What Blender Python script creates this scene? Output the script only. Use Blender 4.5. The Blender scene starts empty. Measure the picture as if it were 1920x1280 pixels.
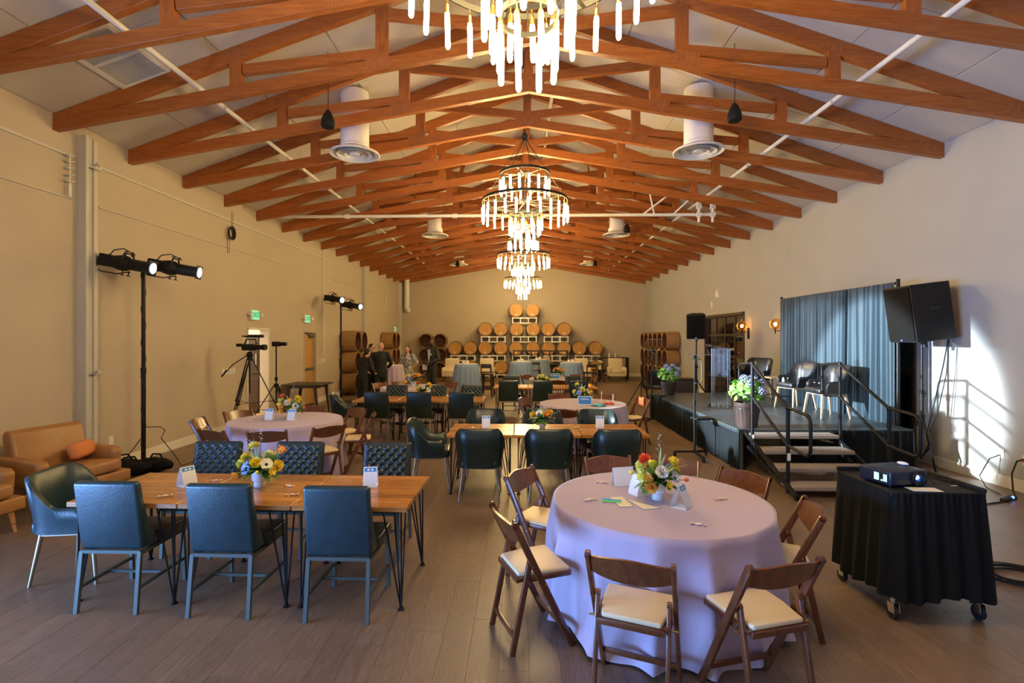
import bpy, bmesh, math, random
from mathutils import Vector, Matrix, Euler
PI = math.pi
R = math.radians
rnd = random.Random(7)
sc = bpy.context.scene
col = sc.collection

# ---------------------------------------------------------------- camera, exposure, world, daylight
cam_d = bpy.data.cameras.new('camera')
cam_d.lens = 18.0; cam_d.sensor_width = 36.0
cam_d.shift_x = 9/1920; cam_d.shift_y = -7/1920
cam_d.clip_start = 0.05; cam_d.clip_end = 200
cam = bpy.data.objects.new('camera', cam_d)
cam.location = (0, 0, 1.9); cam.rotation_euler = (R(90), 0, R(1.3))
col.objects.link(cam); sc.camera = cam
sc.view_settings.view_transform = 'Standard'
sc.view_settings.look = 'None'
sc.view_settings.gamma = 1.0
sc.view_settings.use_curve_mapping = False
sc.view_settings.exposure = 0.25
sc.cycles.max_bounces = 8
sc.cycles.diffuse_bounces = 4
sc.cycles.sample_clamp_indirect = 6.0
world = bpy.data.worlds.new('world'); sc.world = world
world.use_nodes = True
world.node_tree.nodes['Background'].inputs[0].default_value = (0.32, 0.5, 1.0, 1)
world.node_tree.nodes['Background'].inputs[1].default_value = 0.05

def area_light(name, loc, aim, sx, sy, power, color):
    d = bpy.data.lights.new(name, 'AREA'); d.shape = 'RECTANGLE'; d.size = sx; d.size_y = sy
    d.energy = power; d.color = color
    o = bpy.data.objects.new(name, d); o.location = loc
    o.rotation_euler = (Vector(aim)-Vector(loc)).to_track_quat('-Z', 'Y').to_euler()
    col.objects.link(o); return o
DAY = (0.22, 0.45, 1.0)
area_light('daylight_window', (-6.6, 0.3, 0.95), (0, 1.1, 1.05), 5.0, 1.7, 1150, DAY)
def spot_light(name, loc, aim, power, deg, color=(0.72, 0.88, 1.0), blend=0.22, size=0.12):
    d = bpy.data.lights.new(name, 'SPOT'); d.energy = power; d.spot_size = R(deg); d.spot_blend = blend
    d.color = color; d.shadow_soft_size = size
    o = bpy.data.objects.new(name, d); o.location = loc
    o.rotation_euler = (Vector(aim)-Vector(loc)).to_track_quat('-Z', 'Y').to_euler()
    col.objects.link(o); return o

# ---------------------------------------------------------------- helpers: materials
MAT = {}
def mat(name, c, rough=0.5, metal=0.0, var=0.0, sc3=(4, 4, 4), nscale=3.0, detail=4.0, bump=0.0, bscale=None, c2=None,
        coat=0.0, spec=0.5, sheen=0.0, island=0.0, emit=None, es=0.0, dist=0.0, rvar=0.0):
    m = bpy.data.materials.new(name); m.use_nodes = True
    nt = m.node_tree; N = nt.nodes; L = nt.links
    b = N['Principled BSDF']
    b.inputs['Base Color'].default_value = (*c, 1)
    b.inputs['Roughness'].default_value = rough
    b.inputs['Metallic'].default_value = metal
    b.inputs['Specular IOR Level'].default_value = spec
    if coat: b.inputs['Coat Weight'].default_value = coat; b.inputs['Coat Roughness'].default_value = 0.15
    if sheen: b.inputs['Sheen Weight'].default_value = sheen
    if emit: b.inputs['Emission Color'].default_value = (*emit, 1); b.inputs['Emission Strength'].default_value = es
    if var or bump or island or c2:
        tc = N.new('ShaderNodeTexCoord'); mp = N.new('ShaderNodeMapping')
        mp.inputs['Scale'].default_value = sc3
        L.new(tc.outputs['Object'], mp.inputs[0])
        nz = N.new('ShaderNodeTexNoise'); nz.inputs['Scale'].default_value = nscale
        nz.inputs['Detail'].default_value = detail; nz.inputs['Distortion'].default_value = dist
        vec = mp.outputs[0]
        if island:
            geo = N.new('ShaderNodeNewGeometry'); oi = N.new('ShaderNodeObjectInfo')
            ad = N.new('ShaderNodeMath'); ad.operation = 'ADD'
            L.new(geo.outputs['Random Per Island'], ad.inputs[0]); L.new(oi.outputs['Random'], ad.inputs[1])
            fr = N.new('ShaderNodeMath'); fr.operation = 'FRACT'; L.new(ad.outputs[0], fr.inputs[0])
            mu = N.new('ShaderNodeMath'); mu.operation = 'MULTIPLY'; mu.inputs[1].default_value = 37.0
            L.new(fr.outputs[0], mu.inputs[0])
            va = N.new('ShaderNodeVectorMath'); va.operation = 'ADD'
            L.new(vec, va.inputs[0]); L.new(mu.outputs[0], va.inputs[1]); vec = va.outputs[0]
        L.new(vec, nz.inputs['Vector'])
        rp = N.new('ShaderNodeMapRange'); rp.inputs[1].default_value = 0.3; rp.inputs[2].default_value = 0.7
        L.new(nz.outputs[0], rp.inputs[0])
        mx = N.new('ShaderNodeMix'); mx.data_type = 'RGBA'
        d = c2 if c2 else tuple(x*(1-var) for x in c)
        mx.inputs[6].default_value = (*d, 1); mx.inputs[7].default_value = (*c, 1)
        L.new(rp.outputs[0], mx.inputs[0])
        out = mx.outputs[2]
        if island:
            hv = N.new('ShaderNodeHueSaturation')
            r2 = N.new('ShaderNodeMapRange'); r2.inputs[3].default_value = 1-island; r2.inputs[4].default_value = 1+island
            L.new(fr.outputs[0], r2.inputs[0]); L.new(r2.outputs[0], hv.inputs['Value']); L.new(out, hv.inputs['Color'])
            out = hv.outputs[0]
        L.new(out, b.inputs['Base Color'])
        if rvar:
            r3 = N.new('ShaderNodeMapRange'); r3.inputs[3].default_value = rough-rvar; r3.inputs[4].default_value = rough+rvar
            L.new(nz.outputs[0], r3.inputs[0]); L.new(r3.outputs[0], b.inputs['Roughness'])
        if bump:
            bp = N.new('ShaderNodeBump'); bp.inputs['Strength'].default_value = bump; bp.inputs['Distance'].default_value = 0.01
            if bscale:
                n2 = N.new('ShaderNodeTexNoise'); n2.inputs['Scale'].default_value = bscale; n2.inputs['Detail'].default_value = 3
                L.new(vec, n2.inputs['Vector']); L.new(n2.outputs[0], bp.inputs['Height'])
            else: L.new(nz.outputs[0], bp.inputs['Height'])
            L.new(bp.outputs[0], b.inputs['Normal'])
    MAT[name] = m; return m
def glass(name, c=(1, 1, 1), rough=0.0, ior=1.45, alpha_mix=0.85, gl=(1, 1, 1)):
    m = bpy.data.materials.new(name); m.use_nodes = True
    nt = m.node_tree; N = nt.nodes; L = nt.links
    N.remove(N['Principled BSDF'])
    t = N.new('ShaderNodeBsdfTransparent'); t.inputs[0].default_value = (*c, 1)
    g = N.new('ShaderNodeBsdfGlossy'); g.inputs['Roughness'].default_value = rough; g.inputs[0].default_value = (*gl, 1)
    lw = N.new('ShaderNodeLayerWeight'); lw.inputs[0].default_value = 0.5
    pw = N.new('ShaderNodeMath'); pw.operation = 'POWER'; pw.inputs[1].default_value = 4.0; L.new(lw.outputs['Facing'], pw.inputs[0])
    fz = N.new('ShaderNodeMath'); fz.operation = 'MULTIPLY'; fz.inputs[1].default_value = ior-0.9; L.new(pw.outputs[0], fz.inputs[0])
    ad = N.new('ShaderNodeMath'); ad.operation = 'ADD'; ad.inputs[1].default_value = 1-alpha_mix
    L.new(fz.outputs[0], ad.inputs[0])
    mx = N.new('ShaderNodeMixShader'); L.new(ad.outputs[0], mx.inputs[0]); L.new(t.outputs[0], mx.inputs[1]); L.new(g.outputs[0], mx.inputs[2])
    L.new(mx.outputs[0], N['Material Output'].inputs[0])
    MAT[name] = m; return m
def emissive(name, c, s):
    m = bpy.data.materials.new(name); m.use_nodes = True
    nt = m.node_tree; N = nt.nodes; N.remove(N['Principled BSDF'])
    e = N.new('ShaderNodeEmission'); e.inputs[0].default_value = (*c, 1); e.inputs[1].default_value = s
    nt.links.new(e.outputs[0], N['Material Output'].inputs[0]); MAT[name] = m; return m

mat('wall_paint_daylit', (0.455, 0.445, 0.415), 0.75, var=0.05, sc3=(1, 1, 1), nscale=2, bump=0.05, bscale=90)  # same paint as the other walls, greyed to put daylight into its colour
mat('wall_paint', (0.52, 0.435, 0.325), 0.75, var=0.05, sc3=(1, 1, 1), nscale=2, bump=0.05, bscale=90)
mat('ceiling_paint', (0.62, 0.565, 0.48), 0.8, var=0.05, sc3=(1, 1, 1), nscale=1.5, bump=0.08, bscale=40)
mat('trim_paint', (0.74, 0.70, 0.62), 0.55)
mat('steel_paint', (0.56, 0.54, 0.49), 0.5, var=0.04, sc3=(1, 1, 1))
mat('white_enamel', (0.80, 0.77, 0.71), 0.4)
mat('truss_wood', (0.42, 0.130, 0.022), 0.42, c2=(0.28, 0.074, 0.011), sc3=(0.7, 6, 9), nscale=3.5, detail=6, dist=1.2, bump=0.06, island=0.13, coat=0.12)
mat('truss_web_wood', (0.42, 0.130, 0.022), 0.42, c2=(0.28, 0.074, 0.011), sc3=(5, 5, 0.8), nscale=3.5, detail=6, dist=1.2, bump=0.06, island=0.13, coat=0.12)
mat('nail_plate', (0.41, 0.138, 0.032), 0.42, c2=(0.26, 0.072, 0.016), sc3=(60, 1, 7), nscale=1.3, detail=1, bump=0.5)
mat('floor_wood', (0.235, 0.155, 0.102), 0.42, c2=(0.145, 0.092, 0.060), sc3=(9, 0.9, 3), nscale=4.5, detail=8, dist=2.2, island=0.08, bump=0.10, rvar=0.12)
mat('floor_gap', (0.09, 0.065, 0.05), 0.8)
mat('acacia', (0.55, 0.245, 0.060), 0.26, c2=(0.32, 0.115, 0.022), sc3=(0.9, 8, 8), nscale=4, detail=7, dist=1.5, island=0.22, coat=0.25)
mat('black_iron', (0.018, 0.018, 0.019), 0.42, metal=0.6)
mat('ring_iron', (0.045, 0.045, 0.040), 0.45, metal=0.7)
mat('brass', (0.62, 0.40, 0.13), 0.3, metal=1.0)
mat('gold_metal', (0.46, 0.39, 0.26), 0.35, metal=0.9)
mat('grey_metal', (0.085, 0.10, 0.085), 0.5, metal=0.3)
mat('chrome', (0.75, 0.76, 0.78), 0.18, metal=1.0)
mat('navy_leather', (0.012, 0.038, 0.046), 0.36, c2=(0.008, 0.026, 0.032), sc3=(1, 1, 1), nscale=14, bump=0.12, bscale=60, spec=0.6)
mat('green_leather', (0.010, 0.026, 0.022), 0.32, c2=(0.007, 0.018, 0.015), sc3=(1, 1, 1), nscale=10, bump=0.08, bscale=60, spec=0.6)
mat('quilt_leather', (0.013, 0.026, 0.024), 0.42, c2=(0.010, 0.019, 0.018), sc3=(1, 1, 1), nscale=10, spec=0.55)
mat('brown_leather', (0.022, 0.016, 0.011), 0.4, c2=(0.014, 0.010, 0.008), sc3=(1, 1, 1), nscale=8)
mat('black_leather', (0.013, 0.014, 0.017), 0.3, spec=0.6)
mat('tan_leather', (0.42, 0.205, 0.062), 0.4, c2=(0.33, 0.15, 0.045), sc3=(1, 1, 1), nscale=5, bump=0.05, bscale=40)
mat('orange_cloth', (0.60, 0.20, 0.06), 0.8)
mat('walnut', (0.175, 0.052, 0.016), 0.30, c2=(0.085, 0.024, 0.008), sc3=(8, 8, 1.2), nscale=3, detail=5, dist=1.0, coat=0.35)
mat('ivory_vinyl', (0.76, 0.60, 0.36), 0.45, var=0.05, sc3=(1, 1, 1), nscale=5)
mat('lavender', (0.47, 0.37, 0.48), 0.85, var=0.04, sc3=(1, 1, 1), nscale=4, sheen=0.25, bump=0.04, bscale=220)
mat('blue_cloth', (0.23, 0.33, 0.50), 0.85, sheen=0.1)
mat('white_cloth', (0.72, 0.70, 0.66), 0.85)
mat('drape', (0.030, 0.060, 0.080), 0.62, var=0.12, sc3=(3, 3, 0.3), nscale=3, sheen=0.3)
mat('skirt_black', (0.006, 0.009, 0.010), 0.75, spec=0.2)
mat('cart_cloth', (0.0055, 0.006, 0.006), 0.8, spec=0.25)
mat('stage_deck', (0.050, 0.070, 0.088), 0.38, c2=(0.036, 0.046, 0.056), sc3=(1, 6, 1), nscale=5, detail=5)
mat('stair_tread', (0.34, 0.28, 0.235), 0.6, var=0.12, sc3=(0.6, 14, 6), nscale=5)
mat('black_plastic', (0.009, 0.009, 0.0095), 0.55, spec=0.3)
mat('speaker_grille', (0.008, 0.007, 0.006), 0.8, spec=0.15, bump=0.5, sc3=(1, 1, 1), bscale=350)
mat('rubber', (0.012, 0.012, 0.012), 0.7)
mat('white_ceramic', (0.78, 0.80, 0.82), 0.25)
mat('paper', (0.82, 0.82, 0.82), 0.6)
mat('paper_print', (0.66, 0.70, 0.74), 0.6, c2=(0.80, 0.82, 0.84), sc3=(60, 60, 60), nscale=2)
mat('cream_paper', (0.80, 0.70, 0.52), 0.6)
mat('blue_print', (0.03, 0.22, 0.55), 0.5)
mat('teal_plastic', (0.02, 0.42, 0.52), 0.4)
mat('cyan_plastic', (0.03, 0.42, 0.75), 0.4)
mat('green_plastic', (0.25, 0.75, 0.12), 0.4)
mat('red_cloth', (0.62, 0.07, 0.08), 0.7)
mat('candy_wrap', (0.72, 0.36, 0.26), 0.4, c2=(0.82, 0.78, 0.70), sc3=(60, 60, 60), nscale=2)
mat('candy_gold', (0.80, 0.60, 0.34), 0.4, c2=(0.85, 0.80, 0.70), sc3=(60, 60, 60), nscale=2)
mat('petal_yellow', (0.90, 0.66, 0.03), 0.6)
mat('petal_lemon', (0.86, 0.82, 0.22), 0.6)
mat('petal_orange', (0.92, 0.33, 0.02), 0.6)
mat('petal_red', (0.82, 0.13, 0.03), 0.6)
mat('petal_amber', (0.88, 0.48, 0.08), 0.6)
mat('petal_cream', (0.84, 0.78, 0.60), 0.6)
mat('petal_white', (0.80, 0.80, 0.80), 0.6)
mat('petal_blue', (0.33, 0.38, 0.78), 0.6)
mat('petal_dark', (0.02, 0.02, 0.03), 0.6)
mat('leaf', (0.13, 0.30, 0.04), 0.5, c2=(0.05, 0.15, 0.02), sc3=(1, 1, 1), nscale=30)
mat('bright_leaf', (0.22, 0.50, 0.07), 0.5, c2=(0.12, 0.32, 0.04), sc3=(1, 1, 1), nscale=20)
mat('sage_leaf', (0.36, 0.44, 0.33), 0.6)
mat('planter_wood', (0.058, 0.026, 0.019), 0.6, c2=(0.03, 0.013, 0.010), sc3=(10, 10, 1), nscale=4)
mat('planter_dark', (0.045, 0.032, 0.032), 0.6)
mat('soil', (0.04, 0.025, 0.015), 0.9)
mat('oak_head', (0.56, 0.30, 0.075), 0.55, c2=(0.44, 0.20, 0.045), sc3=(9, 9, 1.2), nscale=3, island=0.06)
mat('oak_stave', (0.40, 0.235, 0.10), 0.6, c2=(0.29, 0.16, 0.065), sc3=(1.2, 8, 8), nscale=3, island=0.1)
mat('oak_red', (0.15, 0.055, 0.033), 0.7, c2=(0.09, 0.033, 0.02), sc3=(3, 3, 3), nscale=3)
mat('hoop', (0.20, 0.17, 0.13), 0.45, metal=0.8)
mat('rack_white', (0.82, 0.80, 0.74), 0.5)
mat('cream_fabric', (0.74, 0.63, 0.44), 0.8, var=0.05, sc3=(1, 1, 1), nscale=5)
mat('dark_wood', (0.045, 0.028, 0.02), 0.45, c2=(0.025, 0.015, 0.011), sc3=(2, 2, 6), nscale=4)
mat('door_wood', (0.56, 0.31, 0.085), 0.4, c2=(0.45, 0.23, 0.06), sc3=(6, 6, 0.7), nscale=3)
mat('door_bronze', (0.055, 0.038, 0.028), 0.4, metal=0.3)
mat('blond_wood', (0.66, 0.47, 0.28), 0.45, c2=(0.56, 0.38, 0.21), sc3=(6, 6, 1), nscale=3)
mat('skin_light', (0.62, 0.36, 0.25), 0.55)
mat('skin_dark', (0.13, 0.065, 0.04), 0.5)
mat('hair_dark', (0.022, 0.014, 0.010), 0.6)
mat('hair_auburn', (0.085, 0.030, 0.016), 0.6)
mat('suit_black', (0.010, 0.011, 0.013), 0.75)
mat('suit_olive', (0.030, 0.030, 0.022), 0.75)
mat('shirt_white', (0.66, 0.65, 0.62), 0.8)
mat('floral_dress', (0.60, 0.58, 0.56), 0.8, c2=(0.035, 0.045, 0.10), sc3=(1, 1, 1), nscale=16, detail=2)
mat('projector_blue', (0.010, 0.015, 0.030), 0.35)
mat('room_cream', (0.78, 0.70, 0.55), 0.7)
mat('room_floor', (0.56, 0.34, 0.16), 0.5, c2=(0.48, 0.28, 0.12), sc3=(1, 8, 1), nscale=3)
mat('asphalt', (0.05, 0.045, 0.04), 0.9)
mat('exit_red', (0.6, 0.04, 0.03), 0.5)
glass('clear_glass', (0.97, 0.98, 1.0), 0.0, 1.45, 0.97)
glass('acrylic', (0.93, 0.97, 1.0), 0.02, 1.6, 0.90)
glass('door_glass', (0.30, 0.26, 0.22), 0.02, 1.5, 0.90)
glass('amber_glass', (1.0, 0.86, 0.62), 0.02, 1.45, 0.93, (1.0, 0.8, 0.5))
emissive('bulb_glow', (1.0, 0.71, 0.30), 76.0)
emissive('sconce_glow', (1.0, 0.50, 0.14), 60.0)
emissive('exit_glow', (0.35, 1.0, 0.45), 0.75)
emissive('exit_green', (0.0, 0.28, 0.10), 0.8)
emissive('spot_lens', (0.75, 0.92, 1.0), 14.0)
emissive('projector_lens', (0.22, 0.55, 1.0), 7.0)
emissive('lens_blue', (0.01, 0.10, 0.75), 1.0)
emissive('projector_vent', (0.45, 0.85, 0.95), 1.6)
emissive('blue_led', (0.08, 0.18, 1.0), 6.0)
emissive('room_lamp', (1.0, 0.84, 0.60), 42.0)

# ---------------------------------------------------------------- helpers: mesh building
class MB:
    def __init__(s): s.v = []; s.f = []; s.mi = []; s.cur = 0
    def add(s, vs, fs, M=None):
        o = len(s.v)
        s.v += [tuple(M @ Vector(p)) if M else tuple(p) for p in vs]
        s.f += [tuple(i+o for i in f) for f in fs]; s.mi += [s.cur]*len(fs); return s
    def box(s, c, d, rot=None, bev=0.0, seg=2, M=None):
        T = Matrix.Translation(c)
        if rot: T = T @ Euler(rot).to_matrix().to_4x4()
        if M: T = M @ T
        if bev <= 0:
            x, y, z = d[0]/2, d[1]/2, d[2]/2
            vs = [(-x,-y,-z),(x,-y,-z),(x,y,-z),(-x,y,-z),(-x,-y,z),(x,-y,z),(x,y,z),(-x,y,z)]
            return s.add(vs, [(3,2,1,0),(4,5,6,7),(0,1,5,4),(1,2,6,5),(2,3,7,6),(3,0,4,7)], T)
        bm = bmesh.new(); bmesh.ops.create_cube(bm, size=1, matrix=Matrix.Diagonal((*d, 1)))
        bmesh.ops.bevel(bm, geom=bm.edges[:]+bm.verts[:], offset=min(bev, min(d)*0.49), segments=seg, affect='EDGES', profile=0.5)
        return s.frombm(bm, T)
    def frombm(s, bm, T=None):
        bm.verts.index_update()
        s.add([v.co.copy() for v in bm.verts], [[v.index for v in f.verts] for f in bm.faces], T); bm.free(); return s
    def prism(s, poly, a, b, axis='Y', bev=0.0, seg=2, M=None):
        # poly: 2D pts; axis 'Y' -> (x,z), 'X' -> (y,z), 'Z' -> (x,y)
        def P(p, t):
            return {'Y': (p[0], t, p[1]), 'X': (t, p[0], p[1]), 'Z': (p[0], p[1], t)}[axis]
        n = len(poly)
        vs = [P(p, a) for p in poly]+[P(p, b) for p in poly]
        fs = [tuple(range(n))[::-1], tuple(range(n, 2*n))]+[(i, (i+1) % n, n+(i+1) % n, n+i) for i in range(n)]
        if bev <= 0:
            bm = bmesh.new(); bv = [bm.verts.new(v) for v in vs]
            for f in fs: bm.faces.new([bv[i] for i in f])
            bmesh.ops.recalc_face_normals(bm, faces=bm.faces)
            return s.frombm(bm, M)
        bm = bmesh.new(); bv = [bm.verts.new(v) for v in vs]
        for f in fs: bm.faces.new([bv[i] for i in f])
        bmesh.ops.recalc_face_normals(bm, faces=bm.faces)
        bmesh.ops.bevel(bm, geom=bm.edges[:]+bm.verts[:], offset=bev, segments=seg, affect='EDGES', profile=0.5, clamp_overlap=True)
        return s.frombm(bm, M)
    def tube(s, path, r, n=8, caps=True, closed=False, M=None):
        P = [Vector(p) for p in path]; k = len(P)
        rr = r if isinstance(r, (list, tuple)) else [r]*k
        vs = []; up = None
        for i in range(k):
            if closed: t = (P[(i+1) % k]-P[i-1])
            else: t = (P[min(i+1, k-1)]-P[max(i-1, 0)])
            t = t.normalized() if t.length > 1e-9 else Vector((0, 0, 1))
            if up is None:
                up = Vector((0, 0, 1)) if abs(t.z) < 0.9 else Vector((1, 0, 0))
            u = (up - t*up.dot(t))
            u = u.normalized() if u.length > 1e-6 else t.orthogonal().normalized()
            up = u; w = t.cross(u)
            for j in range(n):
                a = 2*PI*(j+0.5)/n
                vs.append(P[i]+(u*math.cos(a)+w*math.sin(a))*rr[i])
        fs = []
        for i in range(k if closed else k-1):
            i2 = (i+1) % k
            for j in range(n):
                fs.append((i*n+j, i*n+(j+1) % n, i2*n+(j+1) % n, i2*n+j))
        if caps and not closed:
            fs.append(tuple(range(n))[::-1]); fs.append(tuple(range((k-1)*n, k*n)))
        return s.add(vs, fs, M)
    def bar(s, a, b, w, h, up=(0, 0, 1), bev=0.0, M=None):
        a = Vector(a); b = Vector(b); z = (b-a); L = z.length; z.normalize()
        u = Vector(up); u = u-z*u.dot(z)
        if u.length < 1e-6: u = z.orthogonal()
        u.normalize(); x = u.cross(z)
        T = Matrix((x, u, z)).transposed().to_4x4(); T.translation = (a+b)/2
        if M: T = M @ T
        return s.box((0, 0, 0), (w, h, L), bev=bev, M=T)
    def lathe(s, prof, n=24, M=None, a0=0, a1=2*PI):
        full = abs(a1-a0-2*PI) < 1e-6; m = n if full else n+1
        vs = []
        for (r, z) in prof:
            for j in range(m):
                a = a0+(a1-a0)*j/n; vs.append((r*math.cos(a), r*math.sin(a), z))
        fs = []
        for i in range(len(prof)-1):
            for j in range(n):
                j2 = (j+1) % m if full else j+1
                fs.append((i*m+j, i*m+j2, (i+1)*m+j2, (i+1)*m+j))
        return s.add(vs, fs, M)
    def sphere(s, c, r, n=10, m=7, M=None):
        rr = r if isinstance(r, (tuple, list)) else (r, r, r)
        prof = [(math.sin(PI*i/m), -math.cos(PI*i/m)) for i in range(m+1)]
        prof[0] = (1e-4, -1); prof[-1] = (1e-4, 1)
        T = Matrix.Translation(c) @ Matrix.Diagonal((*rr, 1))
        return s.lathe(prof, n, (M @ T) if M else T)
    def grid(s, fn, nu, nv, M=None, flip=False):
        vs = [fn(i/nu, j/nv) for i in range(nu+1) for j in range(nv+1)]
        fs = []
        for i in range(nu):
            for j in range(nv):
                a = i*(nv+1)+j; q = (a, a+nv+1, a+nv+2, a+1)
                fs.append(q[::-1] if flip else q)
        return s.add(vs, fs, M)
    def mesh(s, name, mats, smooth=40):
        me = bpy.data.meshes.new(name); me.from_pydata(s.v, [], s.f)
        for m in (mats if isinstance(mats, (list, tuple)) else [mats]): me.materials.append(MAT[m])
        if max(s.mi, default=0): me.polygons.foreach_set('material_index', s.mi)
        if smooth:
            me.polygons.foreach_set('use_smooth', [True]*len(s.f)); me.set_sharp_from_angle(angle=R(smooth))
        me.update(); return me
    def obj(s, name, mats, parent=None, smooth=40, loc=None, rot=None):
        return inst(name, s.mesh(name, mats, smooth), parent, loc, rot)
def inst(name, me, parent=None, loc=None, rot=None):
    o = bpy.data.objects.new(name, me); col.objects.link(o)
    if parent: o.parent = parent
    if loc: o.location = loc
    if rot: o.rotation_euler = rot
    return o
def tag(o, label=None, cat=None, group=None, kind=None):
    if label: o['label'] = label
    if cat: o['category'] = cat
    if group: o['group'] = group
    if kind: o['kind'] = kind
    return o
def thing(name, label, cat, loc=(0, 0, 0), rz=0, group=None, kind=None):
    o = bpy.data.objects.new(name, None); o.empty_display_size = 0.1; col.objects.link(o)
    o.location = loc; o.rotation_euler = (0, 0, rz)
    return tag(o, label, cat, group, kind)
KIDS = {}
def dup(root, parent=None, top=True):
    c = root.copy(); col.objects.link(c); c.parent = parent
    if parent is not None: c.matrix_parent_inverse = root.matrix_parent_inverse
    for ch in [o for o in root.children]: dup(ch, c, False)
    return c
class Proto:
    def __init__(s, make): s.make = make; s.root = None
    def put(s, loc, rz, label, group=None, cat=None, scale=None):
        if s.root is None: s.root = s.make(); o = s.root
        else: o = dup(s.root)
        o.location = loc; o.rotation_euler = (0, 0, rz); o['label'] = label
        if group: o['group'] = group
        if cat: o['category'] = cat
        if scale: o.scale = (scale,)*3
        return o
def struct(name, mb, m, smooth=0, parent=None):
    o = mb.obj(name, m, parent, smooth)
    if parent is None: o['kind'] = 'structure'
    return o
ORD = ['nearest', 'second', 'third', 'fourth', 'fifth', 'sixth', 'seventh', 'eighth', 'ninth', 'tenth', 'eleventh', 'twelfth', 'thirteenth', 'fourteenth', 'fifteenth', 'sixteenth', 'seventeenth', 'eighteenth', 'nineteenth']
def text_mesh(txt, size, depth=0.002):
    cu = bpy.data.curves.new('lettering', 'FONT'); cu.body = txt; cu.size = size; cu.extrude = depth; cu.align_x = 'CENTER'; cu.align_y = 'CENTER'
    cu.resolution_u = 2
    o = bpy.data.objects.new('lettering', cu); col.objects.link(o)
    bpy.context.view_layer.update()
    me = bpy.data.meshes.new_from_object(o.evaluated_get(bpy.context.evaluated_depsgraph_get()))
    bpy.data.objects.remove(o); bpy.data.curves.remove(cu)
    return me
# ================================================================ SETTING
CX, HALF = 0.15, 6.03
XL, XR, YB, YF = -5.88, 6.18, 25.3, -3.2
def ceil_z(x): return 4.727+0.355*(HALF-abs(x-CX))
PLY = (0.355**2+1)**0.5

# ---- floor: planks laid lengthwise, nearest 300 as parts, the rest joined
fb = MB(); fb.box(((XL+XR)/2, (YB+YF)/2, -0.06), (XR-XL+0.4, YB-YF+0.4, 0.1)); floor = struct('floor', fb, 'floor_gap')
PW, PL = 0.18, 1.22
planks = []
nx = int((XR-XL)/PW)+1
for i in range(nx):
    x = XL+PW*(i+0.5)
    if x > XR-0.01: continue
    off = (i*0.437 % 1)*PL
    y = YF-off
    while y < YB:
        planks.append((x, y+PL/2)); y += PL
def plank_vis(p):
    x, y = p
    if y < 2.2 or abs(x+0.02*y) > y*1.02+0.2: return 1e9
    return math.hypot(x, y)
planks.sort(key=plank_vis)
pm = MB(); pm.box((0, 0, 0), (PW-0.0010, PL-0.0012, 0.01), bev=0.0005, seg=1); plank_me = pm.mesh('plank', 'floor_wood', 0)
for (x, y) in planks[:300]: inst('plank', plank_me, floor, (x, y, -0.005))
rest = MB()
for (x, y) in planks[300:]:
    y0, y1 = max(y-PL/2+0.001, YF), min(y+PL/2-0.001, YB)
    x1 = min(x+PW/2-0.0008, XR)
    if y1 > y0: rest.box(((x-PW/2+0.0008+x1)/2, (y0+y1)/2, -0.005), (x1-x+PW/2-0.0008, y1-y0, 0.01))
tag(struct('plank', rest, 'floor_wood', parent=floor), kind='stuff')

# ---- walls
def wall_x(name, x0, x1, openings, z1=4.95):
    b = MB(); ys = [YF-0.2]
    for (a, c, zt) in openings:
        b.box(((x0+x1)/2, (ys[-1]+a)/2, z1/2), (x1-x0, a-ys[-1], z1))
        b.box(((x0+x1)/2, (a+c)/2, (zt+z1)/2), (x1-x0, c-a, z1-zt)); ys.append(c)
    b.box(((x0+x1)/2, (ys[-1]+YB+0.2)/2, z1/2), (x1-x0, YB+0.2-ys[-1], z1))
    return struct(name, b, 'wall_paint' if x0 < 0 else 'wall_paint_daylit')
D1, D2 = (10.94, 11.90, 2.12), (13.87, 14.72, 2.08)
RD1, RD2 = (14.15, 17.15, 2.62), (8.1, 11.1, 2.62)
wl = wall_x('wall_left', XL-0.18, XL, [(-2.3, 2.9, 2.3), D1, D2])
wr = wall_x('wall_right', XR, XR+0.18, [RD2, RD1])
def gable(y0, y1, holes=()):
    b = MB()
    b.prism([(XL-0.18, 0), (XR+0.18, 0), (XR+0.18, 4.9), (CX, 7.1), (XL-0.18, 4.9)], y0, y1, 'Y'); return b
struct('wall_back', gable(YB, YB+0.2), 'wall_paint')
struct('wall_front', gable(YF-0.2, YF), 'wall_paint')
g = MB()
for k in range(6): g.box((XL-0.09, -2.3+5.2*k/5, 1.15), (0.08, 0.05, 2.3))
for z in (0.03, 2.27): g.box((XL-0.09, 0.3, z), (0.08, 5.2, 0.05))
struct('window_1', g, 'door_bronze')
gr = MB(); gr.box((0, -9, -0.15), (40, 11, 0.1)); gr.box((16, 12, -0.15), (19, 34, 0.1)); gr.box((-12, -1, -0.15), (12, 10, 0.1)); struct('ground_outside', gr, 'asphalt')

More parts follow.
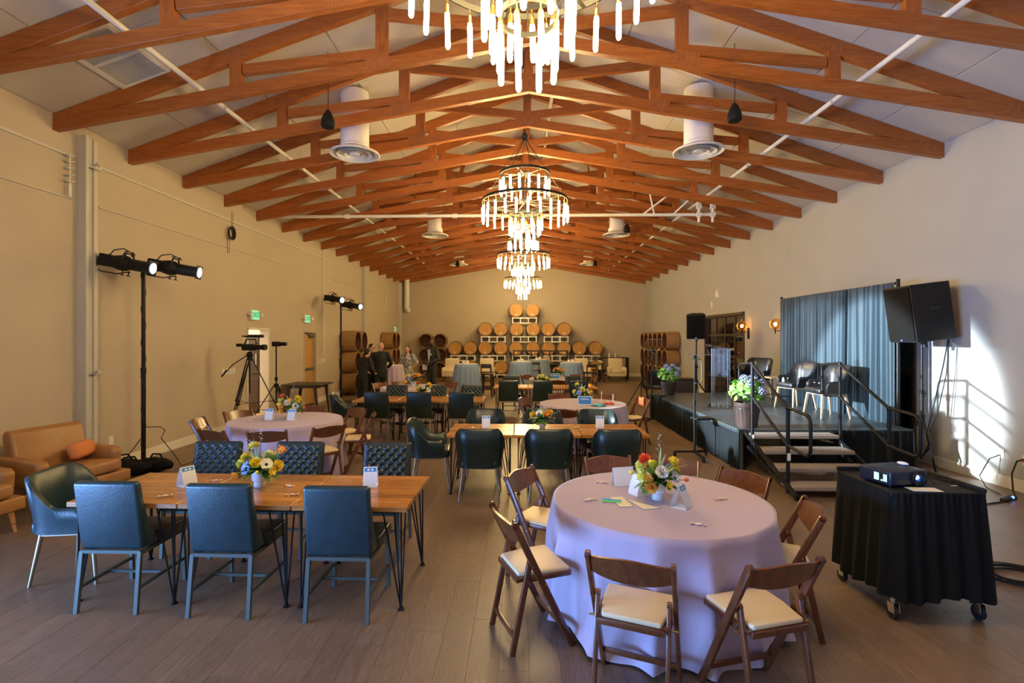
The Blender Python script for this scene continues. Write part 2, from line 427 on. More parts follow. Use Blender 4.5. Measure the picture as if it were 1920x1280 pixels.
# panel joint lines along the left wall, at two heights
for z, w in ((4.28, 0.035), (3.72, 0.012)):
    b = MB()
    b.box((XL+0.012, (YF+6.62)/2, z), (0.024, 6.62-YF, w)); b.box((XL+0.012, (7.02+18.9)/2, z), (0.024, 18.9-7.02, w)); b.box((XL+0.012, (19.5+YB)/2, z), (0.024, YB-19.5, w))
    struct('trim_%d' % (1 if z > 4 else 2), b, 'steel_paint')
for n, y in enumerate((6.82, 19.18, 25.15)):   # steel wall columns
    b = MB(); b.box((XL+0.02, y, 2.3), (0.05, 0.30, 4.6)); b.box((XL+0.075, y-0.12, 2.3), (0.11, 0.05, 4.6), bev=0.006); b.box((XL+0.04, y+0.07, 2.3), (0.06, 0.03, 4.6), bev=0.004)
    c = struct('wall_column', b, 'steel_paint')
    if n == 0:
        for z in (4.22, 1.42):
            k = MB(); k.box((XL+0.10, y+0.01, z), (0.03, 0.26, 0.045), bev=0.01); k.tube([(XL+0.1, y-0.02, z), (XL+0.2, y-0.02, z+0.03)], 0.018)
            k.obj('bracket', 'steel_paint', c)
t = thing('wall_clip_rail', 'vertical steel rail with five pairs of clips high on left wall', 'wall bracket', (XL, 6.52, 3.75))
b = MB(); b.tube([(0.05, 0, -0.02), (0.05, 0, 0.14)], 0.018); b.tube([(0.05, 0, 0.14), (0.05, 0, 0.56)], 0.008); b.obj('rod', 'white_enamel', t)
for k in range(5):
    b = MB(); b.box((0.05, 0, 0.18+k*0.085), (0.05, 0.12, 0.018), rot=(R(15), 0, 0), bev=0.006); b.box((0.03, 0, 0.18+k*0.085), (0.06, 0.03, 0.03), bev=0.006); b.obj('clip', 'steel_paint', t)

# baseboards
def base_x(name, x, sgn, spans):
    b = MB()
    for (a, c) in spans: b.box((x+sgn*0.01, (a+c)/2, 0.075), (0.02, c-a, 0.15), bev=0.004, seg=1)
    struct(name, b, 'trim_paint')
base_x('baseboard_left', XL, 1, [(YF, -2.3), (2.9, 6.6), (7.02, D1[0]), (D1[1], D2[0]), (D2[1], 18.95), (19.4, YB)])
base_x('baseboard_right', XR, -1, [(YF, RD2[0]), (RD2[1], RD1[0]), (RD1[1], YB)])
b = MB(); b.box(((XL+XR)/2, YB-0.01, 0.075), (XR-XL, 0.02, 0.15)); struct('baseboard_back', b, 'trim_paint')

# ---- ceiling: two slopes of boards with open seams
cb = MB()
for s in (-1, 1):
    pts = [(CX, ceil_z(CX)+0.03), (CX+s*6.25, ceil_z(CX+6.25)+0.03), (CX+s*6.25, ceil_z(CX+6.25)+0.16), (CX, ceil_z(CX)+0.16)]
    cb.prism(pts, YF-0.2, YB+0.2, 'Y')
ceiling = struct('ceiling', cb, 'ceiling_paint')
widths = [0, 0.9, 2.12, 3.34, 4.56, 6.03]
for s in (-1, 1):
    for a in range(5):
        xa, xb = HALF-widths[a], HALF-widths[a+1]
        xm = (xa+xb)/2; L = (xa-xb)*PLY-0.012
        y = YF-(a % 2)*1.25
        me = None
        for j in range(13):
            ym = y+2.5*j+1.25
            if ym-1.25 > YB: break
            if me is None:
                q = MB(); q.box((0, 0, 0), (L, 2.494, 0.02), bev=0.003, seg=1); me = q.mesh('ceiling_board', 'ceiling_paint', 0)
            o = inst('ceiling_board', me, ceiling, (CX+s*xm, ym, ceil_z(CX+xm)+0.022-rnd.random()*0.012), (0, s*math.atan(0.355), 0))

# ---- roof trusses
TY = [6.37+1.25*i for i in range(-2, 16)]
def zt(u): return 4.727+0.355*u
def zb(u): return 4.52+0.17*u
def quad_bar(p, q, w):
    a = Vector((p[0], p[1])); c = Vector((q[0], q[1])); d = (c-a).normalized(); n = Vector((-d.y, d.x))*w/2
    return [tuple(a+n), tuple(c+n), tuple(c-n), tuple(a-n)]
def make_truss():
    t = thing('roof_truss', '', 'truss')
    U = HALF
    for s in (-1, 1):
        X = lambda u: s*(U-u)
        q = MB(); q.prism([(X(0), 4.727), (X(U), zt(U)), (X(U), zt(U)-0.19), (X(0.72), 4.792), (X(0), 4.67)], -0.045, 0.045, 'Y', bev=0.004, seg=1); q.obj('top_chord', 'truss_wood', t, 0)
        q = MB(); q.prism([(X(0), 4.52), (X(U), zb(U)), (X(U), zb(U)+0.15), (X(0), 4.669)], -0.045, 0.045, 'Y', bev=0.004, seg=1); q.obj('bottom_chord', 'truss_wood', t, 0)
        for u in (2.33, 4.17):
            q = MB(); x = X(u); z0, z1 = zb(u)+0.15, zt(u)-0.19
            q.box((x, 0, (z0+z1)/2+0.0), (0.15, 0.084, z1-z0+0.06), bev=0.003, seg=1); q.obj('post', 'truss_web_wood', t, 0)
        q = MB(); q.prism(quad_bar((X(2.42), zt(2.33)-0.29), (X(4.10), zb(4.17)+0.21), 0.12), -0.042, 0.042, 'Y', bev=0.003, seg=1); q.obj('web', 'truss_wood', t, 0)
        q = MB(); q.prism(quad_bar((X(4.25), zt(4.17)-0.27), (X(5.98), zb(6.0)+0.20), 0.13), -0.041, 0.041, 'Y', bev=0.003, seg=1); q.obj('web', 'truss_wood', t, 0)
        for (u, z, w, h) in ((0.18, 4.64, 0.22, 0.14), (2.33, zt(2.33)-0.11, 0.20, 0.13), (4.12, zb(4.12)+0.10, 0.30, 0.18)):
            q = MB(); q.box((X(u), -0.0465, z), (w, 0.003, h), rot=(0, s*math.atan(0.25), 0)); q.box((X(u), 0.0465, z), (w, 0.003, h), rot=(0, s*math.atan(0.25), 0)); q.obj('nail_plate', 'nail_plate', t, 0)
    q = MB(); q.box((0, 0, (zb(U)+0.13+zt(U)-0.15)/2), (0.12, 0.084, zt(U)-0.15-zb(U)-0.13)); q.obj('post', 'truss_web_wood', t, 0)
    q = MB(); q.box((0, -0.0465, zb(U)+0.13), (0.44, 0.003, 0.24)); q.box((0, 0.0465, zb(U)+0.13), (0.44, 0.003, 0.24)); q.obj('nail_plate', 'nail_plate', t, 0)
    return t
truss = Proto(make_truss)
for i, y in enumerate(TY):
    n = 'nearest' if i == 0 else ORD[i] if i < 19 else 'farthest'
    lab = 'orange-brown timber scissor roof truss, %s from the camera end' % (n if i else 'first')
    if i == len(TY)-1: lab = 'orange-brown timber scissor roof truss, last one against the back wall'
    truss.put((CX, y, 0), 0, lab, 'roof trusses spanning the hall')
# slender braces between trusses halfway down the hall
for k, (x, ya, za, yb, zc, nm) in enumerate(((-2.3, 11.37, 5.95, 12.62, 5.35, 'left of the second chandelier'), (-3.1, 12.62, 5.75, 13.87, 5.15, 'further left of the chandelier'), (-1.35, 12.62, 6.2, 12.62, 5.5, 'just left of the chandelier'),
        (2.55, 11.37, 5.95, 12.62, 5.35, 'right of the second chandelier'), (3.35, 12.62, 5.75, 13.87, 5.15, 'further right of the chandelier'), (1.7, 12.62, 6.2, 13.87, 5.5, 'just right of the chandelier'))):
    q = MB(); q.bar((x, ya, za), (x+0.25*(1 if x > 0 else -1), yb, zc), 0.04, 0.09)
    tag(q.obj('roof_brace', 'truss_wood', None, 0), 'slender timber brace between trusses, '+nm, 'brace', 'braces between trusses')

# return air grille on the left roof slope
a = math.atan(0.355)
t = thing('ceiling_grille', 'wide slatted return air grille in sloping ceiling, upper left corner', 'vent', (-4.68, 5.85, ceil_z(-4.68)-0.0))
t.rotation_euler = (0, -a, 0)
q = MB(); W, H = 0.60, 0.98
for (cx, cy, w, h) in ((-W/2, 0, 0.05, H+0.05), (W/2, 0, 0.05, H+0.05), (0, -H/2, W, 0.05), (0, H/2, W, 0.05), (0, 0, W, 0.02)): q.box((cx, cy, -0.012), (w, h, 0.026))
q.obj('frame', 'trim_paint', t, 0)
q = MB(); q.box((0, 0, 0.004), (W, H, 0.004)); q.obj('backing', 'steel_paint', t, 0)
sl = MB(); sl.box((0, 0, 0), (W-0.05, 0.014, 0.003), rot=(R(35), 0, 0)); me = sl.mesh('slat', 'trim_paint', 0)
for k in range(40): inst('slat', me, t, (0, -H/2+0.03+k*(H-0.06)/39, -0.010))

# sprinkler and service pipes
def pipe(label, pts, r, group=None, hangers=(), name='pipe'):
    t = thing(name, label, 'pipe', pts[0], 0, group)
    q = MB(); q.tube([Vector(p)-Vector(pts[0]) for p in pts], r, 10); q.obj('run', 'white_enamel', t)
    for h in hangers:
        h = Vector(h)-Vector(pts[0]); q = MB(); q.tube([h+Vector((0, 0, r)), h+Vector((0, 0, r+0.28))], 0.006, 6); q.tube([h+Vector((0, -0.02, 0)), h+Vector((0, 0.02, 0))], r+0.009, 10); q.obj('hanger', 'steel_paint', t)
    return t
pipe('long white sprinkler pipe running lengthwise over the left side', [(-4.03, YF, 5.05), (-4.03, 24.9, 5.05)], 0.032, None, [(-4.03, y, 5.05) for y in (4.3, 6.9, 9.4, 11.9, 14.4, 16.9, 19.4)])
pipe('long white sprinkler pipe running lengthwise over the right side', [(4.18, YF, 5.05), (4.18, 24.9, 5.05)], 0.032, None, [(4.18, y, 5.05) for y in (4.3, 6.9, 9.4, 11.9, 14.4, 16.9, 19.4)])
pipe('white pipe under the roof ridge', [(0.62, YF, 6.42), (0.62, 24.9, 6.42)], 0.035)
t = pipe('thick white pipe crossing the hall below the trusses', [(-5.6, 11.99, 4.76), (4.56, 11.99, 4.76)], 0.038)
for (x, nm) in ((10.1, 0), (9.78, 1), (4.1, 0), (1.55, 0)):
    q = MB(); q.tube([(x-0.05, 0, 0), (x+0.05, 0, 0)], 0.058, 10)
    if x > 9: q.tube([(x, 0, -0.18), (x, 0, 0.26)], 0.03, 8); q.tube([(x-0.06, 0, 0.16), (x+0.06, 0, 0.16)], 0.03, 8); q.tube([(x-0.05, 0, 0.22), (x+0.05, 0, 0.22)], 0.045, 8)
    q.obj('fitting', 'white_enamel', t)
q = MB(); q.tube([(8.5, 0, 0.02), (9.05, -0.3, 0.42)], 0.02, 6); q.tube([(8.75, 0, 0.02), (8.6, -0.2, 0.42)], 0.02, 6); q.tube([(9.2, 0, 0.02), (9.6, -0.3, 0.40)], 0.02, 6); q.obj('sway_brace', 'white_enamel', t)

# ceiling duct drops with round diffusers
def make_diffuser():
    t = thing('duct_diffuser', '', 'vent')
    q = MB(); q.lathe([(0.225, 0.06), (0.225, 1.0)], 28); q.lathe([(0.228, 0.10), (0.236, 0.12), (0.228, 0.14)], 28); q.obj('duct', 'white_enamel', t)
    q = MB(); q.lathe([(0.225, 0.10), (0.26, 0.085), (0.39, 0.02), (0.395, 0.0), (0.38, -0.008), (0.30, 0.03)], 36); q.obj('outer_cone', 'white_enamel', t)
    q = MB(); q.lathe([(0.27, -0.005), (0.285, -0.012), (0.19, 0.05), (0.18, 0.05), (0.27, -0.005)], 32); q.obj('middle_cone', 'white_enamel', t)
    q = MB(); q.lathe([(0.15, -0.012), (0.165, -0.018), (0.10, 0.03), (0.09, 0.03), (0.15, -0.012)], 28); q.lathe([(0.001, -0.01), (0.08, -0.012), (0.085, 0.01), (0.001, 0.012)], 20); q.obj('inner_cone', 'white_enamel', t)
    q = MB(); q.lathe([(0.001, 0.055), (0.30, 0.052)], 24); q.obj('throat', 'steel_paint', t)
    return t
dif = Proto(make_diffuser)
for (x, y, z, w) in ((-2.66, 8.25, 4.87, 'nearest one left of the chandeliers'), (2.87, 8.25, 4.87, 'nearest one right of the chandeliers'), (-2.49, 15.15, 4.92, 'middle one on the left side'), (2.87, 15.15, 4.92, 'middle one on the right side'), (-2.54, 21.55, 4.97, 'farthest one on the left side'), (2.94, 21.55, 4.97, 'farthest one on the right side')):
    dif.put((x, y, z), 0, 'white duct drop with round ceiling diffuser, '+w, 'round ceiling diffusers')
def make_pendant():
    t = thing('pendant_speaker', '', 'speaker')
    q = MB(); q.lathe([(0.001, 0.0), (0.075, 0.0), (0.092, 0.015), (0.095, 0.05), (0.085, 0.11), (0.06, 0.18), (0.03, 0.235), (0.012, 0.25), (0.001, 0.25)], 24); q.obj('shell', 'black_plastic', t)
    q = MB(); q.lathe([(0.001, -0.003), (0.078, -0.003), (0.082, 0.004)], 24); q.obj('grille', 'speaker_grille', t)
    q = MB(); q.tube([(0, 0, 0.24), (0, 0, 0.32), (0.004, 0, 0.36), (0, 0, 1.05)], 0.005, 6); q.obj('cable', 'rubber', t)
    return t
pen = Proto(make_pendant)
for (x, y, w) in ((-2.66, 7.08, 'nearest one on the left'), (2.92, 7.0, 'nearest one on the right'), (-2.5, 20.9, 'farthest one on the left'), (3.1, 20.9, 'farthest one on the right'), (3.0, 14.3, 'middle one behind the crossing pipe')):
    pen.put((x, y, 4.83), 0, 'black teardrop speaker hanging from the trusses, '+w, 'hanging teardrop speakers')
q = MB(); q.tube([(-5.5, 25.05, 4.9), (-5.5, 25.05, 3.42), (-5.5, 25.09, 3.32), (-5.5, 25.2, 3.27), (-5.5, 25.32, 3.26)], 0.125, 16)
tag(q.obj('wall_duct', 'white_enamel'), 'beige round duct dropping down the far left corner', 'duct')

# ---- doors in the left wall
def jamb(par, y0, y1, zt_, m, x=XL):
    q = MB()
    for y in (y0+0.02, y1-0.02): q.box((x-0.085, y, zt_/2), (0.21, 0.04, zt_), bev=0.004, seg=1)
    q.box((x-0.085, (y0+y1)/2, zt_-0.02), (0.21, y1-y0, 0.04), bev=0.004, seg=1)
    return q.obj('jamb', m, par, 0)
d1 = thing('door_1', None, None, (0, 0, 0), 0, None, 'structure')
jamb(d1, D1[0], D1[1], D1[2], 'trim_paint')
q = MB(); q.box((XL-0.68, D1[0]-0.03, 1.05), (0.9, 0.045, 2.04), bev=0.004); q.obj('door_leaf', 'white_enamel', d1, 0)
q = MB(); q.tube([(XL-1.05, D1[0]+0.0, 1.0), (XL-1.05, D1[0]+0.05, 1.0), (XL-0.95, D1[0]+0.05, 1.0)], 0.011, 8); q.obj('door_handle', 'chrome', d1)
d2 = thing('door_2', None, None, (0, 0, 0), 0, None, 'structure')
jamb(d2, D2[0], D2[1], D2[2], 'wall_paint')
q = MB(); q.box((XL-0.10, (D2[0]+D2[1])/2, 1.02), (0.045, D2[1]-D2[0]-0.09, 2.0), bev=0.003); lf = q.obj('door_leaf', 'door_wood', d2, 0)
q = MB(); q.box((XL-0.05, (D2[0]+D2[1])/2, 1.02), (0.05, 0.72, 0.07), bev=0.01); q.box((XL-0.06, D2[0]+0.13, 1.02), (0.04, 0.08, 0.12), bev=0.01); q.obj('panic_bar', 'grey_metal', d2)
q = MB(); q.box((XL-0.045, D2[1]-0.22, 1.94), (0.06, 0.26, 0.07), bev=0.008); q.bar((XL-0.03, D2[1]-0.3, 1.98), (XL-0.02, D2[0]+0.3, 2.03), 0.02, 0.02); q.obj('door_closer', 'grey_metal', d2)
# small lit room seen through the first door
q = MB(); q.box((XL-2.2, 11.4, -0.05), (4.0, 4.2, 0.09)); struct('side_room_floor', q, 'room_floor')
q = MB(); q.box((XL-3.4, 11.4, 1.3), (0.1, 4.2, 2.6)); q.box((XL-1.8, 9.4, 1.3), (3.2, 0.1, 2.6)); q.box((XL-1.8, 13.4, 1.3), (3.2, 0.1, 2.6)); q.box((XL-1.8, 11.4, 2.65), (3.3, 4.2, 0.1)); struct('side_room_wall', q, 'room_cream')
q = MB(); q.box((XL-1.5, 11.9, 2.58), (1.2, 0.6, 0.03)); tag(q.obj('ceiling_lamp', 'room_lamp', None, 0), 'flat ceiling lamp of the side room behind the open door', 'lamp')
t = thing('dark_cabinet', 'tall dark cabinet seen through the open white door', 'cabinet', (-6.70, 13.02, 0), R(-90))
q = MB(); q.box((0, 0, 1.0), (0.6, 0.36, 1.96), bev=0.01); q.obj('body', 'dark_wood', t, 0)
q = MB(); q.box((0.305, 0, 1.45), (0.02, 0.32, 0.9), bev=0.005); q.obj('door', 'dark_wood', t, 0)
q = MB(); q.box((0.305, 0, 0.55), (0.02, 0.32, 0.7), bev=0.005); q.obj('door', 'dark_wood', t, 0)
q = MB(); q.tube([(0.32, 0.12, 1.2), (0.35, 0.12, 1.2), (0.35, 0.12, 1.5), (0.32, 0.12, 1.5)], 0.01, 6); q.obj('handle', 'chrome', t)

# exit signs: box on the wall, lit face with lettering, two lamp heads
xm = text_mesh('EXIT', 0.155, 0.002); xm.materials.clear(); xm.materials.append(MAT['exit_green'])
def make_exit():
    t = thing('exit_sign', '', 'exit sign')
    q = MB(); q.box((0.03, 0, 0), (0.06, 0.34, 0.22), bev=0.008); q.obj('housing', 'white_enamel', t, 0)
    q = MB(); q.box((0.062, 0, 0), (0.004, 0.31, 0.19)); q.obj('lit_face', 'exit_glow', t, 0)
    inst('lettering', xm, t, (0.066, 0, 0), (R(90), 0, R(90)))
    for s in (-1, 1):
        q = MB(); q.tube([(0.03, s*0.17, 0.02), (0.04, s*0.22, 0.02)], 0.012, 6)
        q.lathe([(0.001, -0.05), (0.03, -0.045), (0.045, 0.02), (0.047, 0.03), (0.001, 0.032)], 14, Matrix.Translation((0.07, s*0.235, 0.01)) @ Matrix.Rotation(R(100), 4, 'Y')); q.obj('lamp_head', 'white_enamel', t)
    return t
ex = Proto(make_exit)
for (y, z, w) in ((11.2, 2.40, 'above the open white door'), (13.98, 2.42, 'above the wooden door'), (24.0, 2.30, 'in the far left corner over the barrels')):
    ex.put((XL, y, z), 0, 'green lit exit sign on left wall, '+w, 'exit signs')
def make_switch():
    t = thing('light_switch', '', 'light switch')
    q = MB(); q.box((0.004, 0, 0), (0.008, 0.075, 0.12), bev=0.003); q.obj('plate', 'white_enamel', t, 0)
    q = MB(); q.box((0.009, 0, 0), (0.006, 0.034, 0.068), bev=0.002); q.obj('rocker', 'white_ceramic', t, 0)
    return t
sw = Proto(make_switch)
for k in range(4): sw.put((XL, 10.05+k*0.125, 1.22), 0, 'white switch plate left of the open door, %s from the left' % ['first', 'second', 'third', 'fourth'][k], 'switch plates left of the open door')
for k in range(4): sw.put((XL, 14.95+k*0.14, 1.22), 0, 'white switch plate right of the wooden door, %s from the left' % ['first', 'second', 'third', 'fourth'][k], 'switch plates right of the wooden door')
t = thing('fire_alarm', 'small red fire alarm strobe on the far left wall', 'alarm', (XL, 21.9, 1.98))
q = MB(); q.box((0.02, 0, 0), (0.04, 0.12, 0.15), bev=0.008); q.obj('housing', 'exit_red', t); q = MB(); q.sphere((0.045, 0, 0.02), 0.025, 8, 5); q.obj('strobe', 'white_ceramic', t)
def make_outlet():
    t = thing('wall_outlet', '', 'outlet')
    q = MB(); q.box((0, 0, 0), (0.008, 0.085, 0.125), bev=0.003); q.obj('plate', 'white_enamel', t, 0)
    for z in (0.025, -0.025): q = MB(); q.box((0.0, 0, z), (0.012, 0.035, 0.03), bev=0.003); q.obj('outlet_face', 'white_ceramic', t, 0)
    return t
ou = Proto(make_outlet)
ou.put((XR-0.004, 6.70, 0.42), 0, 'white wall outlet under the right wall shadow, further one')
ou.put((XR-0.004, 6.38, 0.40), 0, 'white wall outlet with red and black plugs, right edge')
ou.put((XL+0.004, 7.25, 0.42), 0, 'white wall outlet behind the left light stand')
q = MB(); q.box((XR-0.03, 6.36, 0.40), (0.045, 0.05, 0.035), bev=0.008); tag(q.obj('power_plug', 'exit_red'), 'red plug in the outlet at the right edge', 'plug')
# cables hanging on the left wall
t = thing('coiled_cable', 'black cable coil hanging high on the left wall', 'cable', (XL+0.03, 10.25, 4.02))
q = MB()
for k in range(5):
    r = 0.085+0.008*k; q.tube([(0.012*k, r*math.cos(a_), r*1.15*math.sin(a_)) for a_ in [2*PI*j/20 for j in range(20)]], 0.008, 6, closed=True)
q.obj('coil', 'rubber', t)
q = MB()
for dy in (-0.10, -0.03, 0.05, 0.1): q.tube([(0, dy, 0.1), (0, dy*1.1, 0.45)] if dy > 0 else [(0, dy, -0.08), (0, dy, -0.42)], 0.004, 5)
q.obj('strand', 'rubber', t)
pipe('pair of thin conduits running down the wall past the wooden door', [(XL+0.03, 15.2, 4.5), (XL+0.03, 15.2, 1.35)], 0.012)
pipe('thin conduit on the left wall near the far corner', [(XL+0.03, 22.3, 4.4), (XL+0.03, 22.3, 2.9)], 0.012)

# ---- glazed roll-up doors in the right wall
def rollup(idx, y0, y1, zt_):
    par = thing('door_%d' % idx, None, None, (0, 0, 0), 0, None, 'structure')
    x = XR+0.08
    q = MB()
    for y in (y0+0.04, y1-0.04): q.box((XR+0.06, y, zt_/2), (0.16, 0.08, zt_), bev=0.004, seg=1)
    q.box((XR+0.06, (y0+y1)/2, zt_-0.04), (0.16, y1-y0, 0.08), bev=0.004, seg=1); q.obj('jamb', 'door_bronze', par, 0)
    n = 4; rows = [0.06, 0.70, 1.34, 1.98, zt_-0.08]
    ys = [y0+0.08+(y1-y0-0.16)*k/n for k in range(n+1)]
    gme = None
    for k in range(n+1):
        q = MB(); q.box((x, ys[k], zt_/2), (0.05, 0.07, zt_-0.1), bev=0.003, seg=1); q.obj('stile', 'door_bronze', par, 0)
    for z in rows:
        q = MB(); q.box((x-0.002, (y0+y1)/2, z), (0.05, y1-y0-0.1, 0.075), bev=0.003, seg=1); q.obj('rail', 'door_bronze', par, 0)
    for k in range(n):
        for r_ in range(4):
            h = rows[r_+1]-rows[r_]-0.07; w = ys[k+1]-ys[k]-0.06
            q = MB(); q.box((0, 0, 0), (0.008, w, h)); me = q.mesh('pane', 'door_glass', 0)
            inst('pane', me, par, (x, (ys[k]+ys[k+1])/2, (rows[r_]+rows[r_+1])/2))
    return par
rollup(3, *RD1); rollup(4, *RD2)

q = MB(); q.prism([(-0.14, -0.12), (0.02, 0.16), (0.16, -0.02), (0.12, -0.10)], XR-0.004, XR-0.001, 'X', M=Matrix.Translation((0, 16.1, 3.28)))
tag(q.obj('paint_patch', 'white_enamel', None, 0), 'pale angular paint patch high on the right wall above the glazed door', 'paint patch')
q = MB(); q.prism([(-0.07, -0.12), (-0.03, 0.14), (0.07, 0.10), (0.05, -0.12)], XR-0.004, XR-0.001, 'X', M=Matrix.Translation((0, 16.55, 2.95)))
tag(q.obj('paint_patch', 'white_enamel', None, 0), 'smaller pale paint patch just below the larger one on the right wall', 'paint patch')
# ================================================================ CHANDELIERS
def ring_band(r, z, h, n=48, th=0.012):
    q = MB(); q.lathe([(r-th, z-h/2), (r, z-h/2), (r, z+h/2), (r-th, z+h/2), (r-th, z-h/2)], n); return q
bulb_mb = MB(); bulb_mb.lathe([(0.001, -0.335), (0.013, -0.328), (0.0185, -0.31), (0.0185, -0.10), (0.015, -0.07), (0.001, -0.07)], 8)
bulb_me = bulb_mb.mesh('bulb', 'bulb_glow')
sock = MB(); sock.lathe([(0.001, -0.075), (0.017, -0.075), (0.019, -0.06), (0.016, -0.05), (0.019, -0.04), (0.016, -0.03), (0.018, -0.02), (0.008, 0.0), (0.005, 0.005), (0.005, 0.035), (0.001, 0.035)], 10)
sock_me = sock.mesh('socket', 'brass')
RINGS = [('upper ring', 0.456, 4.89, 16, 0.045), ('wide ring', 0.783, 4.39, 24, 0.045), ('small ring', 0.29, 4.15, 12, 0.04), ('lowest ring', 0.19, 3.90, 8, 0.035)]
def make_chandelier():
    t = thing('chandelier', '', 'chandelier')
    q = MB(); q.sphere((0, 0, 5.58), 0.055, 14, 9); q.lathe([(0.02, 5.50), (0.045, 5.49), (0.045, 5.53), (0.02, 5.54)], 14); q.obj('hub', 'ring_iron', t)
    q = MB()
    for k in range(22):
        z = 5.64+k*0.055; a = PI/2*(k % 2)
        q.tube([(0.018*math.cos(b)*math.cos(a), 0.018*math.cos(b)*math.sin(a), z+0.034*math.sin(b)) for b in [2*PI*j/8 for j in range(8)]], 0.006, 5, closed=True)
    q.obj('chain', 'ring_iron', t)
    q = MB(); q.lathe([(0.001, 6.83), (0.06, 6.83), (0.07, 6.87), (0.001, 6.9)], 16); q.obj('ceiling_cup', 'ring_iron', t)
    q = MB()
    for k in range(8):
        a = 2*PI*(k+0.3)/8; q.tube([(0.03*math.cos(a), 0.03*math.sin(a), 5.50), (0.45*math.cos(a), 0.45*math.sin(a), 4.90)], 0.005, 5)
    q.obj('cable', 'ring_iron', t)
    for (nm, r, z, n, h) in RINGS:
        q = ring_band(r, z, h)
        for k in range(n):
            a = 2*PI*(k+0.5)/n; q.sphere((r*math.cos(a), r*math.sin(a), z), 0.009, 6, 4)
        if r > 0.25:
            m = 3 if r < 0.5 else 4
            for k in range(m):
                a = PI*k/m+0.2; q.box((0, 0, z-h/2+0.006), (2*r-0.02, 0.028, 0.008), rot=(0, 0, a))
            q.lathe([(0.12, z-0.012), (0.13, z-0.012), (0.13, z+0.012), (0.12, z+0.012), (0.12, z-0.012)], 24)
        rg = q.obj('ring', 'ring_iron', t)
        for k in range(n):
            a = 2*PI*(k+0.25)/n+r; rr = r-0.006
            o = inst('bulb', bulb_me, t, (rr*math.cos(a), rr*math.sin(a), z-0.055), (0.03*math.sin(k*2.3), 0.03*math.cos(k*1.7), 0))
            s = inst('socket', sock_me, o)
    for (ra, za, rb, zb_) in ((0.44, 4.87, 0.77, 4.41), (0.40, 4.39, 0.28, 4.17), (0.19, 4.14, 0.185, 3.91)):
        q = MB(); q.tube([(ra, 0, za), (rb, 0, zb_)], 0.004, 5); me = q.mesh('stay', 'ring_iron')
        for k in range(6): inst('stay', me, t, None, (0, 0, 2*PI*(k+0.5)/6))
    return t
ch = Proto(make_chandelier)
for (x, y, w) in ((0.06, 3.2, 'nearest one, cut off by the top edge'), (0.11, 9.35, 'second one, hanging complete in the centre'), (0.14, 15.4, 'third one, lower half below the second'), (0.165, 21.6, 'farthest one, in front of the barrel wall')):
    ch.put((x, y, 0), 0, 'tiered iron chandelier with glowing tube bulbs, '+w, 'ring chandeliers')

# ================================================================ CHAIRS (local: sitter faces +Y)
def rounded_back(w_bot, w_top, z0, z1, r):
    pts = [(-w_bot/2, z0)]
    for k in range(6): a = PI-PI/2*k/5; pts.append((-w_top/2+r+r*math.cos(a), z1-r+r*math.sin(a)))
    for k in range(6): a = PI/2-PI/2*k/5; pts.append((w_top/2-r+r*math.cos(a), z1-r+r*math.sin(a)))
    pts.append((w_bot/2, z0)); return pts
def make_parson(leather, metal, quilt=False):
    def f():
        t = thing('dining_chair', '', 'chair')
        # backrest: side profile extruded, flaring into the seat
        q = MB()
        prof = [(-0.235, 0.425), (-0.30, 0.905), (-0.245, 0.915), (-0.215, 0.78), (-0.165, 0.60), (-0.10, 0.50), (-0.06, 0.425)]
        q.prism(prof, -0.225, 0.225, 'X', bev=0.022, seg=3)
        q.obj('backrest', leather, t, 60)
        q = MB(); q.prism([(-0.07, 0.425), (-0.10, 0.50), (0.0, 0.49), (0.24, 0.495), (0.255, 0.46), (0.24, 0.405), (-0.05, 0.405)], -0.232, 0.232, 'X', bev=0.018, seg=3); q.obj('seat', leather, t, 60)
        if quilt:
            p = 0.082
            def fn(u, v):
                x = -0.205+0.41*u; z = 0.56+0.34*v
                A = (x+z)/p; B = (x-z)/p
                h = 0.022*(abs(math.sin(PI*A)*math.sin(PI*B)))**0.55
                e = min(u, 1-u, v, 1-v)*12; h *= min(1, e)
                if z > 0.60: y = -0.165-(z-0.60)*0.265
                else: y = -0.165+(0.60-z)*0.6
                return (x, y+0.004+h, z)
            q = MB(); q.grid(fn, 50, 42, flip=False); q.obj('quilted_panel', leather, t, 180)
        q = MB(); b = 0.024
        q.box((0, -0.235, 0.412), (0.42, b, b)); q.box((0, 0.215, 0.395), (0.42, b, b))
        for s in (-1, 1): q.box((s*0.205, -0.01, 0.40), (b, 0.44, b))
        q.obj('seat_frame', metal, t, 0)
        for (x, y, x2, y2) in ((-0.205, -0.235, -0.21, -0.28), (0.205, -0.235, 0.21, -0.28), (-0.205, 0.215, -0.21, 0.235), (0.205, 0.215, 0.21, 0.235)):
            q = MB(); q.bar((x2, y2, 0.0), (x, y, 0.415), 0.026, 0.026, up=(0, 1, 0)); q.obj('leg', metal, t, 0)
        for s in (-1, 1):
            q = MB(); q.bar((s*0.208, -0.26, 0.17), (s*0.208, 0.225, 0.17), 0.018, 0.022); q.obj('stretcher', metal, t, 0)
        q = MB(); q.box((0, 0.0, 0.17), (0.40, 0.022, 0.018)); q.obj('stretcher', metal, t, 0)
        return t
    return f
